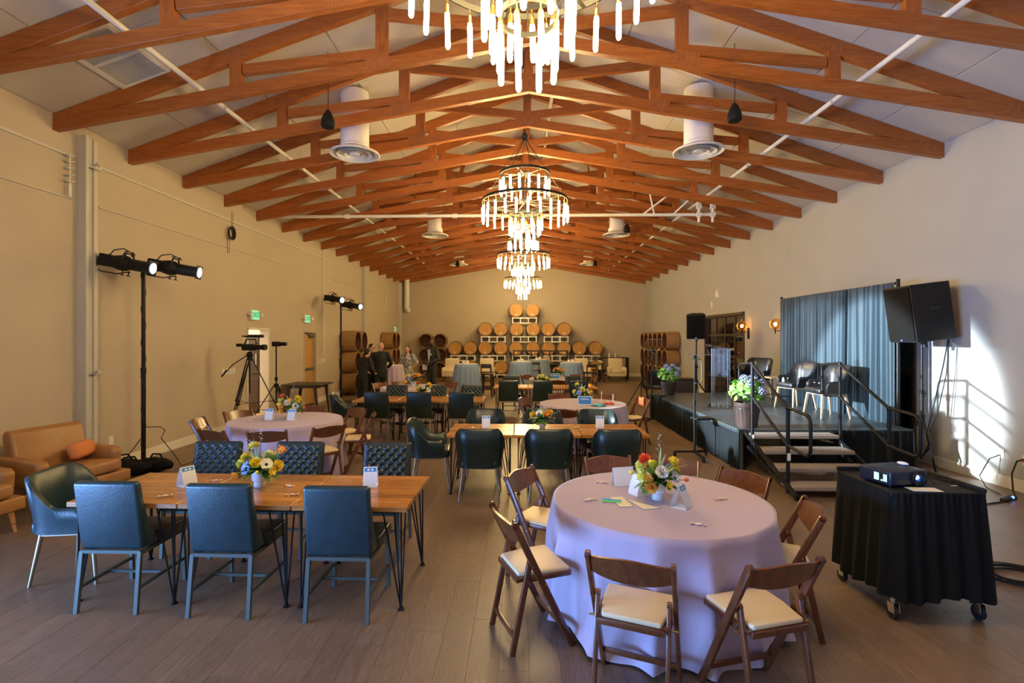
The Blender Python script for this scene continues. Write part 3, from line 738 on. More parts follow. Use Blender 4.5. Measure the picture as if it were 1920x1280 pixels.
def shell_mb(arm_y, z_back, z_arm, w=0.56, z0=0.40, th=0.045, flare=0.05):
    # U-shaped wrapped shell; parameter runs from right arm round the back to left arm
    q = MB(); NS = 34; hw = w/2-0.02
    secs = []
    for i in range(NS+1):
        s = i/NS
        # plan path: straight arm, corner arc, straight back
        L1 = arm_y+0.12; Lc = 0.16*PI/2; Lb = 2*(hw-0.16)
        tot = 2*L1+2*Lc+Lb; d = s*tot
        if d < L1: p = (hw, arm_y-d); n = (1, 0)
        elif d < L1+Lc: a = (d-L1)/Lc*PI/2; p = (hw-0.16+0.16*math.cos(a), -0.12-0.16*math.sin(a)); n = (math.cos(a), -math.sin(a))
        elif d < L1+Lc+Lb: p = (hw-0.16-(d-L1-Lc), -0.28); n = (0, -1)
        elif d < L1+2*Lc+Lb: a = PI/2-(d-L1-Lc-Lb)/Lc*PI/2; p = (-(hw-0.16)-0.16*math.cos(a), -0.12-0.16*math.sin(a)); n = (-math.cos(a), -math.sin(a))
        else: p = (-hw, -0.12+(d-L1-2*Lc-Lb)); n = (-1, 0)
        m = min(d, tot-d)   # distance from arm tip
        k = max(0.0, min(1.0, (m-L1*0.62)/(L1*0.38+Lc*0.6))); k = k*k*(3-2*k)
        zt_ = z_arm+(z_back-z_arm)*k
        tip = min(1.0, m/0.05)
        zt_ -= 0.05*(1-tip)**2
        secs.append((p, n, zt_, k))
    for i in range(NS+1):
        p, n, z1, k = secs[i]
        ring = []
        for (f_, o_) in ((0.0, -0.05), (0.25, -0.01), (0.6, 0.5), (1.0, 1.0)):
            z = z0+(z1-0.02-z0)*f_; fl = flare*o_*(0.5+0.5*k)
            ring.append((p[0]+n[0]*fl, p[1]+n[1]*fl, z))
        ti = flare*(0.5+0.5*k)
        ring.append((p[0]+n[0]*(ti-th*0.5), p[1]+n[1]*(ti-th*0.5), z1))
        for (f_, o_) in ((1.0, 1.0), (0.6, 0.5), (0.25, -0.01), (0.0, -0.05)):
            z = z0+(z1-0.02-z0)*f_; fl = flare*o_*(0.5+0.5*k)-th
            ring.append((p[0]+n[0]*fl, p[1]+n[1]*fl, z))
        secs[i] = ring
    vs = [v for r_ in secs for v in r_]; m = 9
    fs = []
    for i in range(NS):
        for j in range(m):
            fs.append((i*m+j, i*m+(j+1) % m, (i+1)*m+(j+1) % m, (i+1)*m+j))
    fs.append(tuple(range(m))); fs.append(tuple(range(NS*m, NS*m+m))[::-1])
    bm = bmesh.new(); bv = [bm.verts.new(v) for v in vs]
    for f_ in fs: bm.faces.new([bv[i] for i in f_])
    bmesh.ops.recalc_face_normals(bm, faces=bm.faces)
    q.frombm(bm); return q
def make_tub(leather, inner, metal, arm_y, z_back, z_arm, w=0.58, name='armchair', cat='armchair', legr=0.014, woodleg=False):
    def f():
        t = thing(name, '', cat)
        q = shell_mb(arm_y, z_back, z_arm, w); q.obj('shell', leather, t, 60)
        q = MB(); q.box((0, -0.015, 0.435), (w-0.14, 0.50, 0.10), bev=0.035, seg=3); q.obj('seat_cushion', leather, t, 60)
        q = MB(); hw = w/2-0.09
        q.box((0, -0.19, 0.385), (2*hw, 0.03, 0.025)); q.box((0, 0.17, 0.385), (2*hw, 0.03, 0.025))
        for s in (-1, 1): q.box((s*hw, -0.01, 0.385), (0.03, 0.38, 0.025))
        q.obj('seat_frame', metal, t, 0)
        for (sx, sy) in ((-1, -1), (1, -1), (-1, 1), (1, 1)):
            q = MB(); q.tube([(sx*hw, -0.01+sy*0.18, 0.39), (sx*(hw+0.045), -0.01+sy*0.235, 0.0)], [legr*1.25, legr*0.8] if not woodleg else [0.024, 0.013], 10 if not woodleg else 4); q.obj('leg', metal, t)
        return t
    return f
def make_folding():
    t = thing('folding_chair', '', 'folding chair')
    rail = []
    for s in (-1, 1):
        q = MB(); q.bar((s*0.212, 0.19, 0.0), (s*0.212, -0.195, 0.79), 0.024, 0.042, up=(0, 1, 0), bev=0.005)
        q.tube([(s*0.2-0.0+(-0.0 if s < 0 else 0.0)+s*0.0, -0.193, 0.785), (s*0.224, -0.193, 0.785)], 0.021, 12)
        q.obj('long_leg', 'walnut', t, 35)
        q = MB(); q.bar((s*0.182, -0.20, 0.0), (s*0.182, -0.085, 0.54), 0.022, 0.036, up=(0, 1, 0), bev=0.005)
        q.tube([(s*0.171, -0.083, 0.545), (s*0.193, -0.083, 0.545)], 0.018, 12)
        q.obj('rear_leg', 'walnut', t, 35)
    # curved top slat with arched outline
    q = MB()
    def slat(off):
        def fn(u, v):
            x = -0.20+0.40*u; a = 2*u-1
            top = 0.785+0.020*math.cos(a*PI*0.9)*0.5+0.006; bot = 0.665-0.012*(1-a*a)+0.02*abs(a)**3
            z = bot+(top-bot)*v; y = -0.135-0.06*(z-0.66)/0.125-0.028*(1-a*a)+off
            return (x, y, z)
        return fn
    q.grid(slat(-0.009), 14, 3); n1 = len(q.v); q.grid(slat(0.009), 14, 3, flip=True)
    for i in range(14):
        a = i*4; b_ = a+4; q.f.append((a, a+n1, b_+n1, b_)); q.mi.append(0); q.f.append((a+3, b_+3, b_+3+n1, a+3+n1)); q.mi.append(0)
    q.obj('back_slat', 'walnut', t, 40)
    q = MB()
    q.box((0, -0.155, 0.435), (0.335, 0.02, 0.032), bev=0.004); q.box((0, 0.185, 0.440), (0.375, 0.02, 0.032), bev=0.004)
    for s in (-1, 1): q.box((s*0.183, 0.055, 0.440), (0.02, 0.27, 0.03), bev=0.004); q.box((s*0.155, -0.09, 0.436), (0.02, 0.14, 0.03), bev=0.004)
    q.box((0, 0.015, 0.447), (0.36, 0.33, 0.012)); q.obj('seat_frame', 'walnut', t, 35)
    q = MB(); q.prism([(-0.15, -0.15), (0.15, -0.15), (0.182, 0.02), (0.185, 0.185), (-0.185, 0.185), (-0.182, 0.02)], 0.450, 0.478, 'Z', bev=0.011, seg=3); q.obj('seat_pad', 'ivory_vinyl', t, 50)
    for (y, z, w, h) in ((0.135, 0.115, 0.40, 0.03), (-0.178, 0.10, 0.34, 0.034), (-0.155, 0.21, 0.0, 0)):
        if w:
            q = MB(); q.box((0, y, z), (w, 0.018, h), bev=0.003); q.obj('stretcher', 'walnut', t, 35)
    q = MB()
    for s in (-1, 1):
        for (y, z) in ((0.0, 0.41), (-0.10, 0.43), (-0.08, 0.53)): q.tube([(s*0.19, y, z), (s*0.227, y, z)], 0.0055, 8)
    q.obj('bolt', 'brass', t)
    return t
parson_navy = Proto(make_parson('navy_leather', 'grey_metal'))
parson_black = Proto(make_parson('green_leather', 'gold_metal'))
quilted = Proto(make_parson('quilt_leather', 'grey_metal', True))
tub_navy = Proto(make_tub('navy_leather', 'brown_leather', 'gold_metal', 0.17, 0.84, 0.60, 0.60))
tub_green = Proto(make_tub('green_leather', 'green_leather', 'gold_metal', 0.17, 0.84, 0.62, 0.58))
shell_green = Proto(make_tub('green_leather', 'green_leather', 'gold_metal', -0.02, 0.86, 0.66, 0.56, 'dining_chair', 'chair'))
folding = Proto(make_folding)

# ---- tables
leg_q = MB()
def make_hairpin_table():
    t = thing('hairpin_table', '', 'table')
    W, D = 0.815, 0.80; n = 8; bw = D/n
    for k in range(n):
        q = MB(); q.box((0, 0, 0), (W-0.004, bw-0.0025, 0.036), bev=0.003, seg=1)
        if k == 0: me = q.mesh('board', 'acacia', 0)
        inst('board', me, t, (0, -D/2+bw*(k+0.5), 0.712))
    q = MB(); q.box((0, 0, 0.689), (W-0.12, D-0.12, 0.01)); q.obj('batten', 'black_iron', t, 0)
    for (sx, sy) in ((-1, -1), (1, -1), (-1, 1), (1, 1)):
        q = MB(); fx, fy = sx*(W/2-0.05), sy*(D/2-0.05)
        for (dx, dy) in ((0, 0), (-0.13*sx, 0), (0, -0.13*sy), (-0.07*sx, -0.07*sy)):
            q.tube([(fx+dx, fy+dy, 0.69), (fx+dx*0.03, fy+dy*0.03, 0.012)], 0.0062, 6)
        q.lathe([(0.001, 0.0), (0.024, 0.0), (0.024, 0.006), (0.014, 0.012), (0.014, 0.022), (0.001, 0.022)], 12, Matrix.Translation((fx, fy, 0)))
        q.box((fx-0.06*sx, fy-0.06*sy, 0.688), (0.15, 0.15, 0.006)); q.obj('hairpin_leg', 'black_iron', t)
    return t
hair = Proto(make_hairpin_table)
POS3 = ['left', 'middle', 'right']
TABS = [('nearest table row', -2.81, 3.965, -1.5), ('second table row, in hall centre', -0.47, 6.56, 0), ('third table row, left of the aisle', -2.69, 9.82, 0), ('fourth table row, before the last round table', -0.19, 12.42, 0)]
for (nm, x0, y0, rz) in TABS:
    for k in range(3):
        hair.put((x0+0.82*k*math.cos(R(rz)), y0+0.82*k*math.sin(R(rz)), 0), R(rz), 'acacia table on hairpin legs, %s unit of %s' % (POS3[k], nm), 'square hairpin tables in rows of three')

rt = {}
def cloth_mesh(Rt, z, zb_, folds, flare, seed, n=200, m=16, fold=0.022, lift=0.0):
    rr = random.Random(seed)
    ph = [rr.random()*2*PI for _ in range(5)]
    q = MB(); prof = [(0.001, 0), (Rt*0.5, 0), (Rt*0.85, 0), (Rt*0.97, 0.001)]
    vs = []; rows = []
    for (r, dz) in prof: rows.append([(r*math.cos(2*PI*j/n), r*math.sin(2*PI*j/n), z-dz) for j in range(n)])
    for i in range(m+1):
        t = i/m; row = []
        for j in range(n):
            a = 2*PI*j/n
            f1 = 0.5*folds*a+ph[0]+0.45*math.sin(2*a+ph[1])+0.1*t
            w = 2.1*(1-abs(math.sin(f1)))**1.25-0.55+0.22*math.sin((folds+6)*a+ph[2]+t*0.8)+0.18*math.sin(3*a+ph[3])
            k = min(1, t*3)**0.8
            r = Rt+0.006*min(1, t*6)+flare*t+k*(fold)*w*(0.55+0.45*t)
            zz = z-0.012*min(1, t*8)-(z-zb_)*t
            zz += lift*t*t*(0.5+0.5*math.sin(5*a+ph[1])*math.cos(2*a+ph[2]))
            if t > 0.9 and zb_ < 0.05: r += (t-0.9)*0.4*max(0, math.sin(3*a+ph[4]))
            row.append((r*math.cos(a), r*math.sin(a), max(zz, 0.006)))
        rows.append(row)
    vs = [v for row in rows for v in row]
    fs = []
    for i in range(len(rows)-1):
        for j in range(n):
            j2 = (j+1) % n; fs.append((i*n+j, (i+1)*n+j, (i+1)*n+j2, i*n+j2))
    q.add(vs, fs); return q
def make_folding_table():
    t = thing('round_table', '', 'table')
    q = MB(); q.lathe([(0.001, 0.725), (0.735, 0.725), (0.74, 0.735), (0.735, 0.746), (0.001, 0.746)], 48); q.obj('tabletop', 'white_enamel', t, 30)
    for (x, y) in ((-0.4, -0.4), (0.4, -0.4), (-0.4, 0.4), (0.4, 0.4)):
        q = MB(); q.tube([(x, y, 0), (x, y, 0.725)], 0.014, 8); q.obj('leg', 'grey_metal', t)
    return t
rtab = Proto(make_folding_table)
ROUND = [('nearest round table', 0.995, 3.67), ('second round table, by the left wall', -3.26, 7.11), ('third round table, right of the aisle', 1.12, 9.0), ('fourth round table, near the standing people', -2.46, 11.9), ('farthest round table, before the cocktail tables', 1.04, 14.5)]
for i, (nm, x, y) in enumerate(ROUND):
    rtab.put((x, y, 0), 0, 'round folding table hidden under a lavender cloth, '+nm, 'round folding tables')
    q = cloth_mesh(0.748, 0.752, 0.006 if i == 0 else 0.02, 14 if i == 0 else 18, 0.03, 11+i, fold=0.042 if i == 0 else 0.03, lift=0.07)
    o = q.obj('tablecloth', 'lavender', None, 180, (x, y, 0), (0, 0, 0.3)); tag(o, 'lavender floor-length cloth draped over the '+nm, 'tablecloth', 'lavender tablecloths')

# ---- chairs at the rectangular tables
for k, (x, y) in enumerate(((-2.84, 3.74), (-2.03, 3.70), (-1.21, 3.66))):
    parson_navy.put((x, y, 0), R([0, -1, -1][k]), 'blue leather dining chair, back to camera, %s of three at nearest table row' % ['left', 'middle', 'right'][k], 'blue leather chairs along the near side')
for k, (x, y) in enumerate(((-2.87, 4.58), (-2.08, 4.58), (-1.24, 4.56))):
    quilted.put((x, y, 0), R(180), 'diamond-quilted leather chair across the nearest table row, %s of three' % ['left', 'middle', 'right'][k], 'quilted chairs')
tub_navy.put((-3.52, 4.10, 0), R(-82), 'large blue leather tub armchair on pale metal legs, left end of the nearest table row')
tub_green.put((-1.12, 6.62, 0), R(-85), 'dark green leather tub armchair at the left end of the second table row')
for k, x in enumerate((-0.46, 0.35, 1.14)):
    shell_green.put((x, 6.14, 0), 0, 'green leather shell chair, back to camera, %s of three at second table row' % POS3[k], 'green shell chairs')
for k, x in enumerate((-0.48, 0.35, 1.13)):
    shell_green.put((x, 7.22, 0), R(180), 'green leather shell chair facing camera, %s of three across second table row' % POS3[k], 'green shell chairs')
for k, x in enumerate((-2.60, -1.82, -1.05)):
    parson_black.put((x, 9.55, 0), 0, 'black leather dining chair, back to camera, %s of three at third table row' % POS3[k], 'black chairs at the third row')
for k, x in enumerate((-2.55, -1.74, -0.98)):
    quilted.put((x, 10.42, 0), R(180), 'diamond-quilted leather chair across the third table row, %s of three' % POS3[k], 'quilted chairs')
tub_green.put((-3.34, 9.85, 0), R(-75), 'dark leather tub armchair at the left end of the third table row')
for k, x in enumerate((-0.24, 0.56, 1.38)):
    parson_black.put((x, 12.10, 0), 0, 'black leather dining chair, back to camera, %s of three at fourth table row' % POS3[k], 'black chairs at the fourth row')
for k, x in enumerate((-0.20, 0.62, 1.42)):
    quilted.put((x, 13.03, 0), R(180), 'diamond-quilted leather chair across the fourth table row, %s of three' % POS3[k], 'quilted chairs')

# ---- folding chairs round the round tables
FC = [(0, -112, 0.99, 'front left, back to camera'), (0, -74, 0.97, 'front right, back to camera'), (0, -158, 0.99, 'left side, seen from the side'), (0, 150, 0.95, 'rear left, turned to the aisle'),
      (0, 99, 0.92, 'far side, behind the flowers on the left'), (0, 68, 0.92, 'far side, behind the flowers on the right'), (0, 34, 0.84, 'rear right with a bright reflection on its back'), (0, -16, 0.78, 'right side, nearest the skirted cart'),
      (1, -168, 0.95, 'wall side, left'), (1, -112, 0.95, 'front left'), (1, 151, 0.95, 'rear left below the camera tripod'), (1, 96, 0.92, 'far side below the dark table'), (1, -76, 0.95, 'front, back to camera'), (1, -40, 0.97, 'front right with its seat visible'), (1, 50, 0.95, 'rear right'), (1, 13, 0.99, 'right side, tilted to the aisle'),
      (2, 156, 0.95, 'left side'), (2, -112, 0.95, 'front left'), (2, 107, 0.95, 'far left'), (2, 62, 0.95, 'far right'), (2, 18, 1.02, 'right side with an orange cloth on it'),
      (3, 148, 0.97, 'left side'), (3, 118, 0.97, 'far left'), (3, 48, 0.97, 'far right'), (3, 5, 0.97, 'right side'),
      (4, 137, 0.95, 'left side'), (4, -92, 0.95, 'front, back to camera'), (4, 52, 0.95, 'far right'), (4, 8, 0.97, 'right side'), (4, 180, 0.97, 'near left')]
for (i, ang, r, w) in FC:
    nm, x, y = ROUND[i]; a = R(ang)
    folding.put((x+r*math.cos(a), y+r*math.sin(a), 0), a+PI/2, 'walnut folding chair at %s, %s' % (nm.split(',')[0], w), 'walnut folding chairs')
t = MB()
def drapefn(u, v):
    s = (v-0.5)*0.30; return ((u-0.5)*0.16, 0.03*math.copysign(1, s)*min(1, abs(s)/0.02)*1.0+0.01*math.sin(u*9), -abs(s)+0.012*math.sin(u*11+v*6))
t.grid(drapefn, 10, 14)
o = t.obj('orange_cloth', 'orange_cloth', None, 180, (1.12+1.19*math.cos(R(18)), 9.0+1.19*math.sin(R(18)), 0.82), (0, 0, R(108)))
tag(o, 'orange cloth hung over the back of a folding chair near the stage', 'cloth')
# ================================================================ FLOWER ARRANGEMENTS
vase_q = MB(); vase_q.lathe([(0.001, 0.0), (0.038, 0.0), (0.040, 0.008), (0.038, 0.040), (0.050, 0.050), (0.056, 0.062), (0.056, 0.135), (0.052, 0.137), (0.051, 0.128), (0.050, 0.07), (0.001, 0.065)], 28)
vase_me = vase_q.mesh('vase', 'white_ceramic', 50)
def petal(q, r_in, r_out, w, cup, a, z0=0.0, curl=0.0, M=None):
    ca, sa = math.cos(a), math.sin(a)
    def fn(u, v):
        rr = r_in+(r_out-r_in)*u; ww = w*(0.35+0.65*math.sin(PI*(0.15+0.75*u)))*(v-0.5)*2*0.5
        z = z0+cup*u**1.5 + curl*(u**3) + 0.12*w*abs(v-0.5)*2
        x = rr
        return (x*ca-ww*sa, x*sa+ww*ca, z)
    q.grid(fn, 4, 3, M)
BLOOM = {}
def bloom(kind, m):
    if (kind, m) in BLOOM: return BLOOM[(kind, m)]
    q = MB(); mats = [m]
    if kind == 'rose':
        for L, (n, ro, cup, w) in enumerate(((6, 0.040, 0.008, 0.045), (6, 0.034, 0.022, 0.038), (5, 0.024, 0.034, 0.03), (4, 0.013, 0.038, 0.02))):
            for k in range(n): petal(q, 0.003, ro, w, cup, 2*PI*k/n+L*0.5, 0.002*L)
    elif kind == 'anemone':
        for k in range(7): petal(q, 0.004, 0.042, 0.040, 0.010, 2*PI*k/7, 0.002*(k % 2))
        q.cur = 1; q.sphere((0, 0, 0.008), (0.011, 0.011, 0.008), 10, 6); mats = [m, 'petal_dark']
    elif kind == 'daffodil':
        for k in range(6): petal(q, 0.003, 0.030, 0.024, 0.012, 2*PI*k/6)
        q.lathe([(0.005, 0.0), (0.010, 0.01), (0.014, 0.018)], 10)
    elif kind == 'tulip':
        for L in range(2):
            for k in range(4): petal(q, 0.004, 0.030-0.006*L, 0.042, 0.050, 2*PI*k/4+L*0.7)
    elif kind == 'sprig':
        for k in range(9):
            a = k*2.4; h = 0.012*k; petal(q, 0.002, 0.018-0.001*k, 0.014, 0.004, a, h)
    elif kind == 'bud':
        q.sphere((0, 0, 0.008), (0.012, 0.012, 0.015), 8, 6)
    me = q.mesh('bloom', mats, 60); BLOOM[(kind, m)] = me; return me
def leaf_mesh(n, seed, rad, up, L, w, m, zc=0.0):
    rr = random.Random(seed); q = MB()
    for k in range(n):
        a = rr.random()*2*PI; el = rr.uniform(*up); l = L*rr.uniform(0.7, 1.2)
        M = Matrix.Translation((rad*math.cos(a)*rr.random(), rad*math.sin(a)*rr.random(), zc)) @ Matrix.Rotation(a, 4, 'Z') @ Matrix.Rotation(-el, 4, 'Y')
        def fn(u, v, l=l):
            x = l*u; y = w*(v-0.5)*math.sin(PI*(0.08+0.88*u))*(1+0.15*math.sin(u*20)); return (x, y, -0.25*l*u*u+0.15*w*abs(v-0.5))
        q.grid(fn, 4, 2, M)
    return q
def arrangement(loc, label, spec, seed, scale=1.0):
    t = thing('flower_arrangement', label, 'flowers', loc, 0, 'flower arrangements on the tables'); t.scale = (scale,)*3
    inst('vase', vase_me, t)
    q = leaf_mesh(60, seed, 0.035, (-0.25, 0.9), 0.15, 0.05, 'leaf', 0.135); q.obj('foliage', 'leaf', t, 180)
    q = leaf_mesh(8, seed+50, 0.03, (0.7, 1.4), 0.20, 0.02, 'sage_leaf', 0.15); q.obj('foliage', 'sage_leaf', t, 180)
    st = MB()
    for (kind, m, az, el, d) in spec:
        a, e = R(az), R(el); dv = Vector((math.cos(a)*math.cos(e), math.sin(a)*math.cos(e), math.sin(e)))
        p = Vector((0, 0, 0.12))+dv*d
        b = inst('bloom', bloom(kind, m), t, p, dv.to_track_quat('Z', 'Y').to_euler()); b.scale = (1.15,)*3
        st.tube([(0, 0, 0.11), Vector((0, 0, 0.12))+dv*d*0.5+Vector((0, 0, 0.01)), p], 0.0025, 5)
    st.obj('stem', 'leaf', t)
    return t
SP1 = [('tulip', 'petal_amber', 205, -8, 0.13), ('rose', 'petal_yellow', 170, 40, 0.14), ('rose', 'petal_yellow', 140, 62, 0.19), ('anemone', 'petal_blue', 240, 22, 0.11), ('rose', 'petal_lemon', 190, 25, 0.13), ('rose', 'petal_yellow', 280, 45, 0.11),
       ('anemone', 'petal_cream', 320, 30, 0.14), ('tulip', 'petal_orange', 15, 45, 0.19), ('daffodil', 'petal_yellow', 330, 8, 0.16), ('rose', 'petal_yellow', 350, 18, 0.16), ('bud', 'petal_yellow', 290, 10, 0.12), ('sprig', 'petal_white', 90, 84, 0.22), ('sprig', 'petal_cream', 200, 72, 0.17), ('rose', 'petal_lemon', 80, 40, 0.14), ('daffodil', 'petal_yellow', 100, 20, 0.14), ('bud', 'petal_blue', 180, 10, 0.13)]
SP2 = [('rose', 'petal_red', 200, 58, 0.19), ('rose', 'petal_amber', 235, -2, 0.12), ('tulip', 'petal_amber', 232, 20, 0.11), ('rose', 'petal_lemon', 205, 25, 0.13), ('rose', 'petal_lemon', 190, 45, 0.16), ('rose', 'petal_cream', 270, 42, 0.14), ('anemone', 'petal_white', 320, 22, 0.13),
       ('rose', 'petal_yellow', 350, 55, 0.17), ('daffodil', 'petal_yellow', 20, 40, 0.17), ('daffodil', 'petal_yellow', 340, 42, 0.16), ('bud', 'petal_red', 350, 8, 0.19), ('daffodil', 'petal_yellow', 300, 2, 0.10), ('sprig', 'petal_white', 60, 82, 0.23), ('bud', 'petal_yellow', 180, 20, 0.19), ('rose', 'petal_yellow', 90, 35, 0.14), ('tulip', 'petal_orange', 120, 30, 0.14)]
SP3 = [('anemone', 'petal_cream', 240, 50, 0.13), ('rose', 'petal_yellow', 200, 30, 0.15), ('tulip', 'petal_orange', 290, 35, 0.13), ('rose', 'petal_amber', 320, 45, 0.15), ('daffodil', 'petal_yellow', 180, 15, 0.15), ('sprig', 'petal_white', 350, 30, 0.19), ('daffodil', 'petal_yellow', 150, 75, 0.2), ('rose', 'petal_yellow', 20, 40, 0.14), ('bud', 'petal_red', 0, 10, 0.15), ('rose', 'petal_lemon', 100, 40, 0.14)]
arrangement((-2.04, 3.98, 0.732), 'yellow and orange flowers in a white vase on the nearest table row', SP1, 1)
arrangement((0.985, 3.66, 0.754), 'flowers with a red-orange poppy in a white vase on the nearest round table', SP2, 2)
arrangement((0.30, 6.56, 0.732), 'yellow flowers in a white vase on the second table row', SP3, 3, 0.95)
arrangement((-3.26, 7.25, 0.754), 'orange and cream flowers between two cards on the second round table', SP2[::-1], 4, 1.05)
arrangement((1.13, 9.25, 0.754), 'yellow flowers with an orange bloom on the third round table, by the blue sign', SP1[2:], 5)
arrangement((-1.83, 9.85, 0.732), 'yellow and red flowers in a white vase on the third table row', SP2[:12], 6)
arrangement((-2.50, 12.1, 0.754), 'pink, green and orange flowers on the fourth round table', SP3+SP1[:4], 7, 1.15)
arrangement((0.60, 12.45, 0.732), 'pale yellow flowers in a white vase on the fourth table row', [('rose', 'petal_lemon', z, e, 0.15) for z, e in ((200, 30), (250, 45), (300, 30), (150, 50), (90, 50), (340, 15))]+[('sprig', 'petal_white', 90, 80, 0.22)], 8)
arrangement((1.15, 14.75, 0.754), 'orange flowers on the farthest round table, beside its blue sign', [('rose', 'petal_amber', z, e, 0.16) for z, e in ((200, 30), (250, 55), (300, 30), (150, 50), (30, 45), (340, 35))], 9)

# ---- table cards
def tent_card(loc, rz, label, s=1.0):
    t = thing('table_card', label, 'sign', loc, rz, 'white and blue folded table cards'); t.scale = (s,)*3
    h, b, w = 0.15, 0.055, 0.105
    for sgn in (-1, 1):
        def fn(u, v, sgn=sgn):
            k = v; y = sgn*b*(1-k)*(1+0.55*k); return ((u-0.5)*w, y, h*k**0.93)
        q = MB(); q.grid(fn, 1, 8); q.grid(lambda u, v: tuple(a-b_ for a, b_ in zip(fn(u, v), (0, sgn*0.0015, 0))), 1, 8, flip=True); q.obj('side', 'paper', t, 60)
    q = MB(); q.box((0, 0, 0.001), (w, 2*b, 0.002)); q.obj('base', 'paper', t, 0)
    def pt(u, v): k = v; return ((u-0.5)*w, -b*(1-k)*(1+0.55*k)-0.0012, h*k**0.93)
    q = MB(); q.grid(lambda u, v: pt(0.07+0.86*u, 0.76+0.2*v), 1, 3); q.obj('blue_header', 'blue_print', t, 60)
    q = MB(); q.grid(lambda u, v: pt(0.11+0.78*u, 0.06+0.68*v), 1, 5); q.obj('printed_face', 'paper_print', t, 60)
    q = MB()
    for u0 in (0.28, 0.56): q.grid(lambda u, v: tuple(a+b_ for a, b_ in zip(pt(u0+0.15*u, 0.81+0.09*v), (0, -0.0008, 0))), 1, 1)
    q.obj('header_mark', 'paper', t, 0)
tent_card((-2.63, 4.0, 0.731), R(62), 'arch-shaped white table card on the nearest table row, seen edge-on')
tent_card((-1.17, 4.02, 0.731), R(8), 'white table card with blue header on the nearest table row, face to camera')
tent_card((1.10, 3.50, 0.753), R(52), 'arch-shaped white table card beside the vase on the nearest round table')
tent_card((0.88, 3.78, 0.753), R(115), 'white table card half hidden behind the vase on the nearest round table')
tent_card((-0.43, 6.70, 0.731), R(5), 'white table card on the second table row, left of the flowers')
tent_card((1.06, 6.72, 0.731), R(-5), 'white table card on the second table row, right of the flowers')
tent_card((-3.50, 7.12, 0.753), R(5), 'white table card left of the flowers on the second round table')
tent_card((-3.16, 7.08, 0.753), R(-4), 'white table card right of the flowers on the second round table')
def blue_sign(loc, rz, label, m='blue_print'):
    t = thing('table_sign', label, 'sign', loc, rz)
    q = MB(); q.box((0, 0, 0.075), (0.24, 0.006, 0.15), rot=(R(-12), 0, 0)); q.box((0, 0.05, 0.06), (0.20, 0.004, 0.12), rot=(R(24), 0, 0)); q.obj('panel', 'paper', t, 0)
    if m:
        q = MB(); q.box((0, -0.004, 0.077), (0.215, 0.002, 0.125), rot=(R(-12), 0, 0)); q.obj('printed_face', m, t, 0)
        q = MB()
        for k in range(8): q.box((-0.063+0.018*k, -0.0005, 0.098), (0.012, 0.002, 0.018), rot=(R(-12), 0, 0))
        q.obj('printed_word', 'paper', t, 0)
blue_sign((1.13, 8.78, 0.753), R(-4), 'blue printed table sign with a white word on the third round table')
blue_sign((1.02, 14.3, 0.753), R(0), 'blue printed table sign on the farthest round table')
t = thing('blank_card', 'plain pale card leaning behind the vase on the nearest round table', 'card', (0.815, 3.99, 0.753), R(14))
q = MB(); q.box((0, 0, 0.07), (0.17, 0.004, 0.14), rot=(R(-14), 0, 0)); q.obj('front', 'paper', t, 0); q = MB(); q.box((0, 0.035, 0.07), (0.17, 0.003, 0.14), rot=(R(10), 0, 0)); q.obj('back', 'paper', t, 0)
# ---- papers, pens, sweets
def paper(loc, w, h, rz, label, m='cream_paper', poly=None):
    t = thing('note_card', label, 'card', loc, rz)
    if poly:
        q = MB(); q.prism(poly, 0, 0.0012, 'Z'); q.obj('border', 'blue_print', t, 0)
        cx = sum(p[0] for p in poly)/len(poly); cy = sum(p[1] for p in poly)/len(poly)
        q = MB(); q.prism([(cx+(p[0]-cx)*0.93, cy+(p[1]-cy)*0.93) for p in poly], 0.001, 0.0018, 'Z'); q.obj('face', m, t, 0)
    else:
        q = MB(); q.box((0, 0, 0.0006), (w, h, 0.0012)); q.obj('border', 'blue_print', t, 0)
        q = MB(); q.box((0, 0, 0.0014), (w*0.95, h*0.95, 0.0012)); q.obj('face', m, t, 0)
paper((0.715, 3.60, 0.753), 0.10, 0.23, R(8), 'cream rectangular note card under two markers on the nearest round table')
paper((0.845, 3.545, 0.753), 0, 0, R(10), 'cream triangular-looking note card beside the markers on the nearest round table', poly=[(-0.065, 0.13), (-0.03, -0.11), (0.10, -0.10)])
def pen(loc, rz, m, label):
    t = thing('marker_pen', label, 'pen', loc, rz)
    q = MB(); q.tube([(-0.05, 0, 0.006), (0.06, 0, 0.006)], 0.0055, 8); q.obj('barrel', m, t); q = MB(); q.tube([(-0.075, 0, 0.006), (-0.05, 0, 0.006)], 0.0068, 8); q.obj('cap', m, t)
pen((0.66, 3.615, 0.755), R(-14), 'cyan_plastic', 'cyan marker lying on a note card on the nearest round table')
pen((0.655, 3.58, 0.755), R(-10), 'green_plastic', 'green marker lying beside the cyan marker')
paper((-2.24, 3.93, 0.731), 0.20, 0.13, R(20), 'white leaflet on the nearest table row, left of the flowers', 'paper')
pen((-2.33, 3.86, 0.733), R(12), 'green_plastic', 'green marker beside the leaflet on the nearest table row')
paper((0.50, 6.42, 0.731), 0.24, 0.10, R(12), 'pale leaflet on the second table row, right of the flowers', 'paper')
pen((0.42, 6.38, 0.733), R(12), 'green_plastic', 'green marker on the second table row below the flowers')
def make_sweet(m):
    def f():
        t = thing('wrapped_sweet', '', 'sweet')
        q = MB(); q.sphere((0, 0, 0.008), (0.022, 0.012, 0.008), 8, 5); q.obj('sweet', m, t)
        for s in (-1, 1):
            q = MB(); q.grid(lambda u, v: (s*(0.018+0.028*u), (v-0.5)*0.03*(0.3+u), 0.008+0.006*math.sin(v*14+u*3)*u), 3, 6); q.obj('wrapper_end', m, t, 180)
        return t
    return f
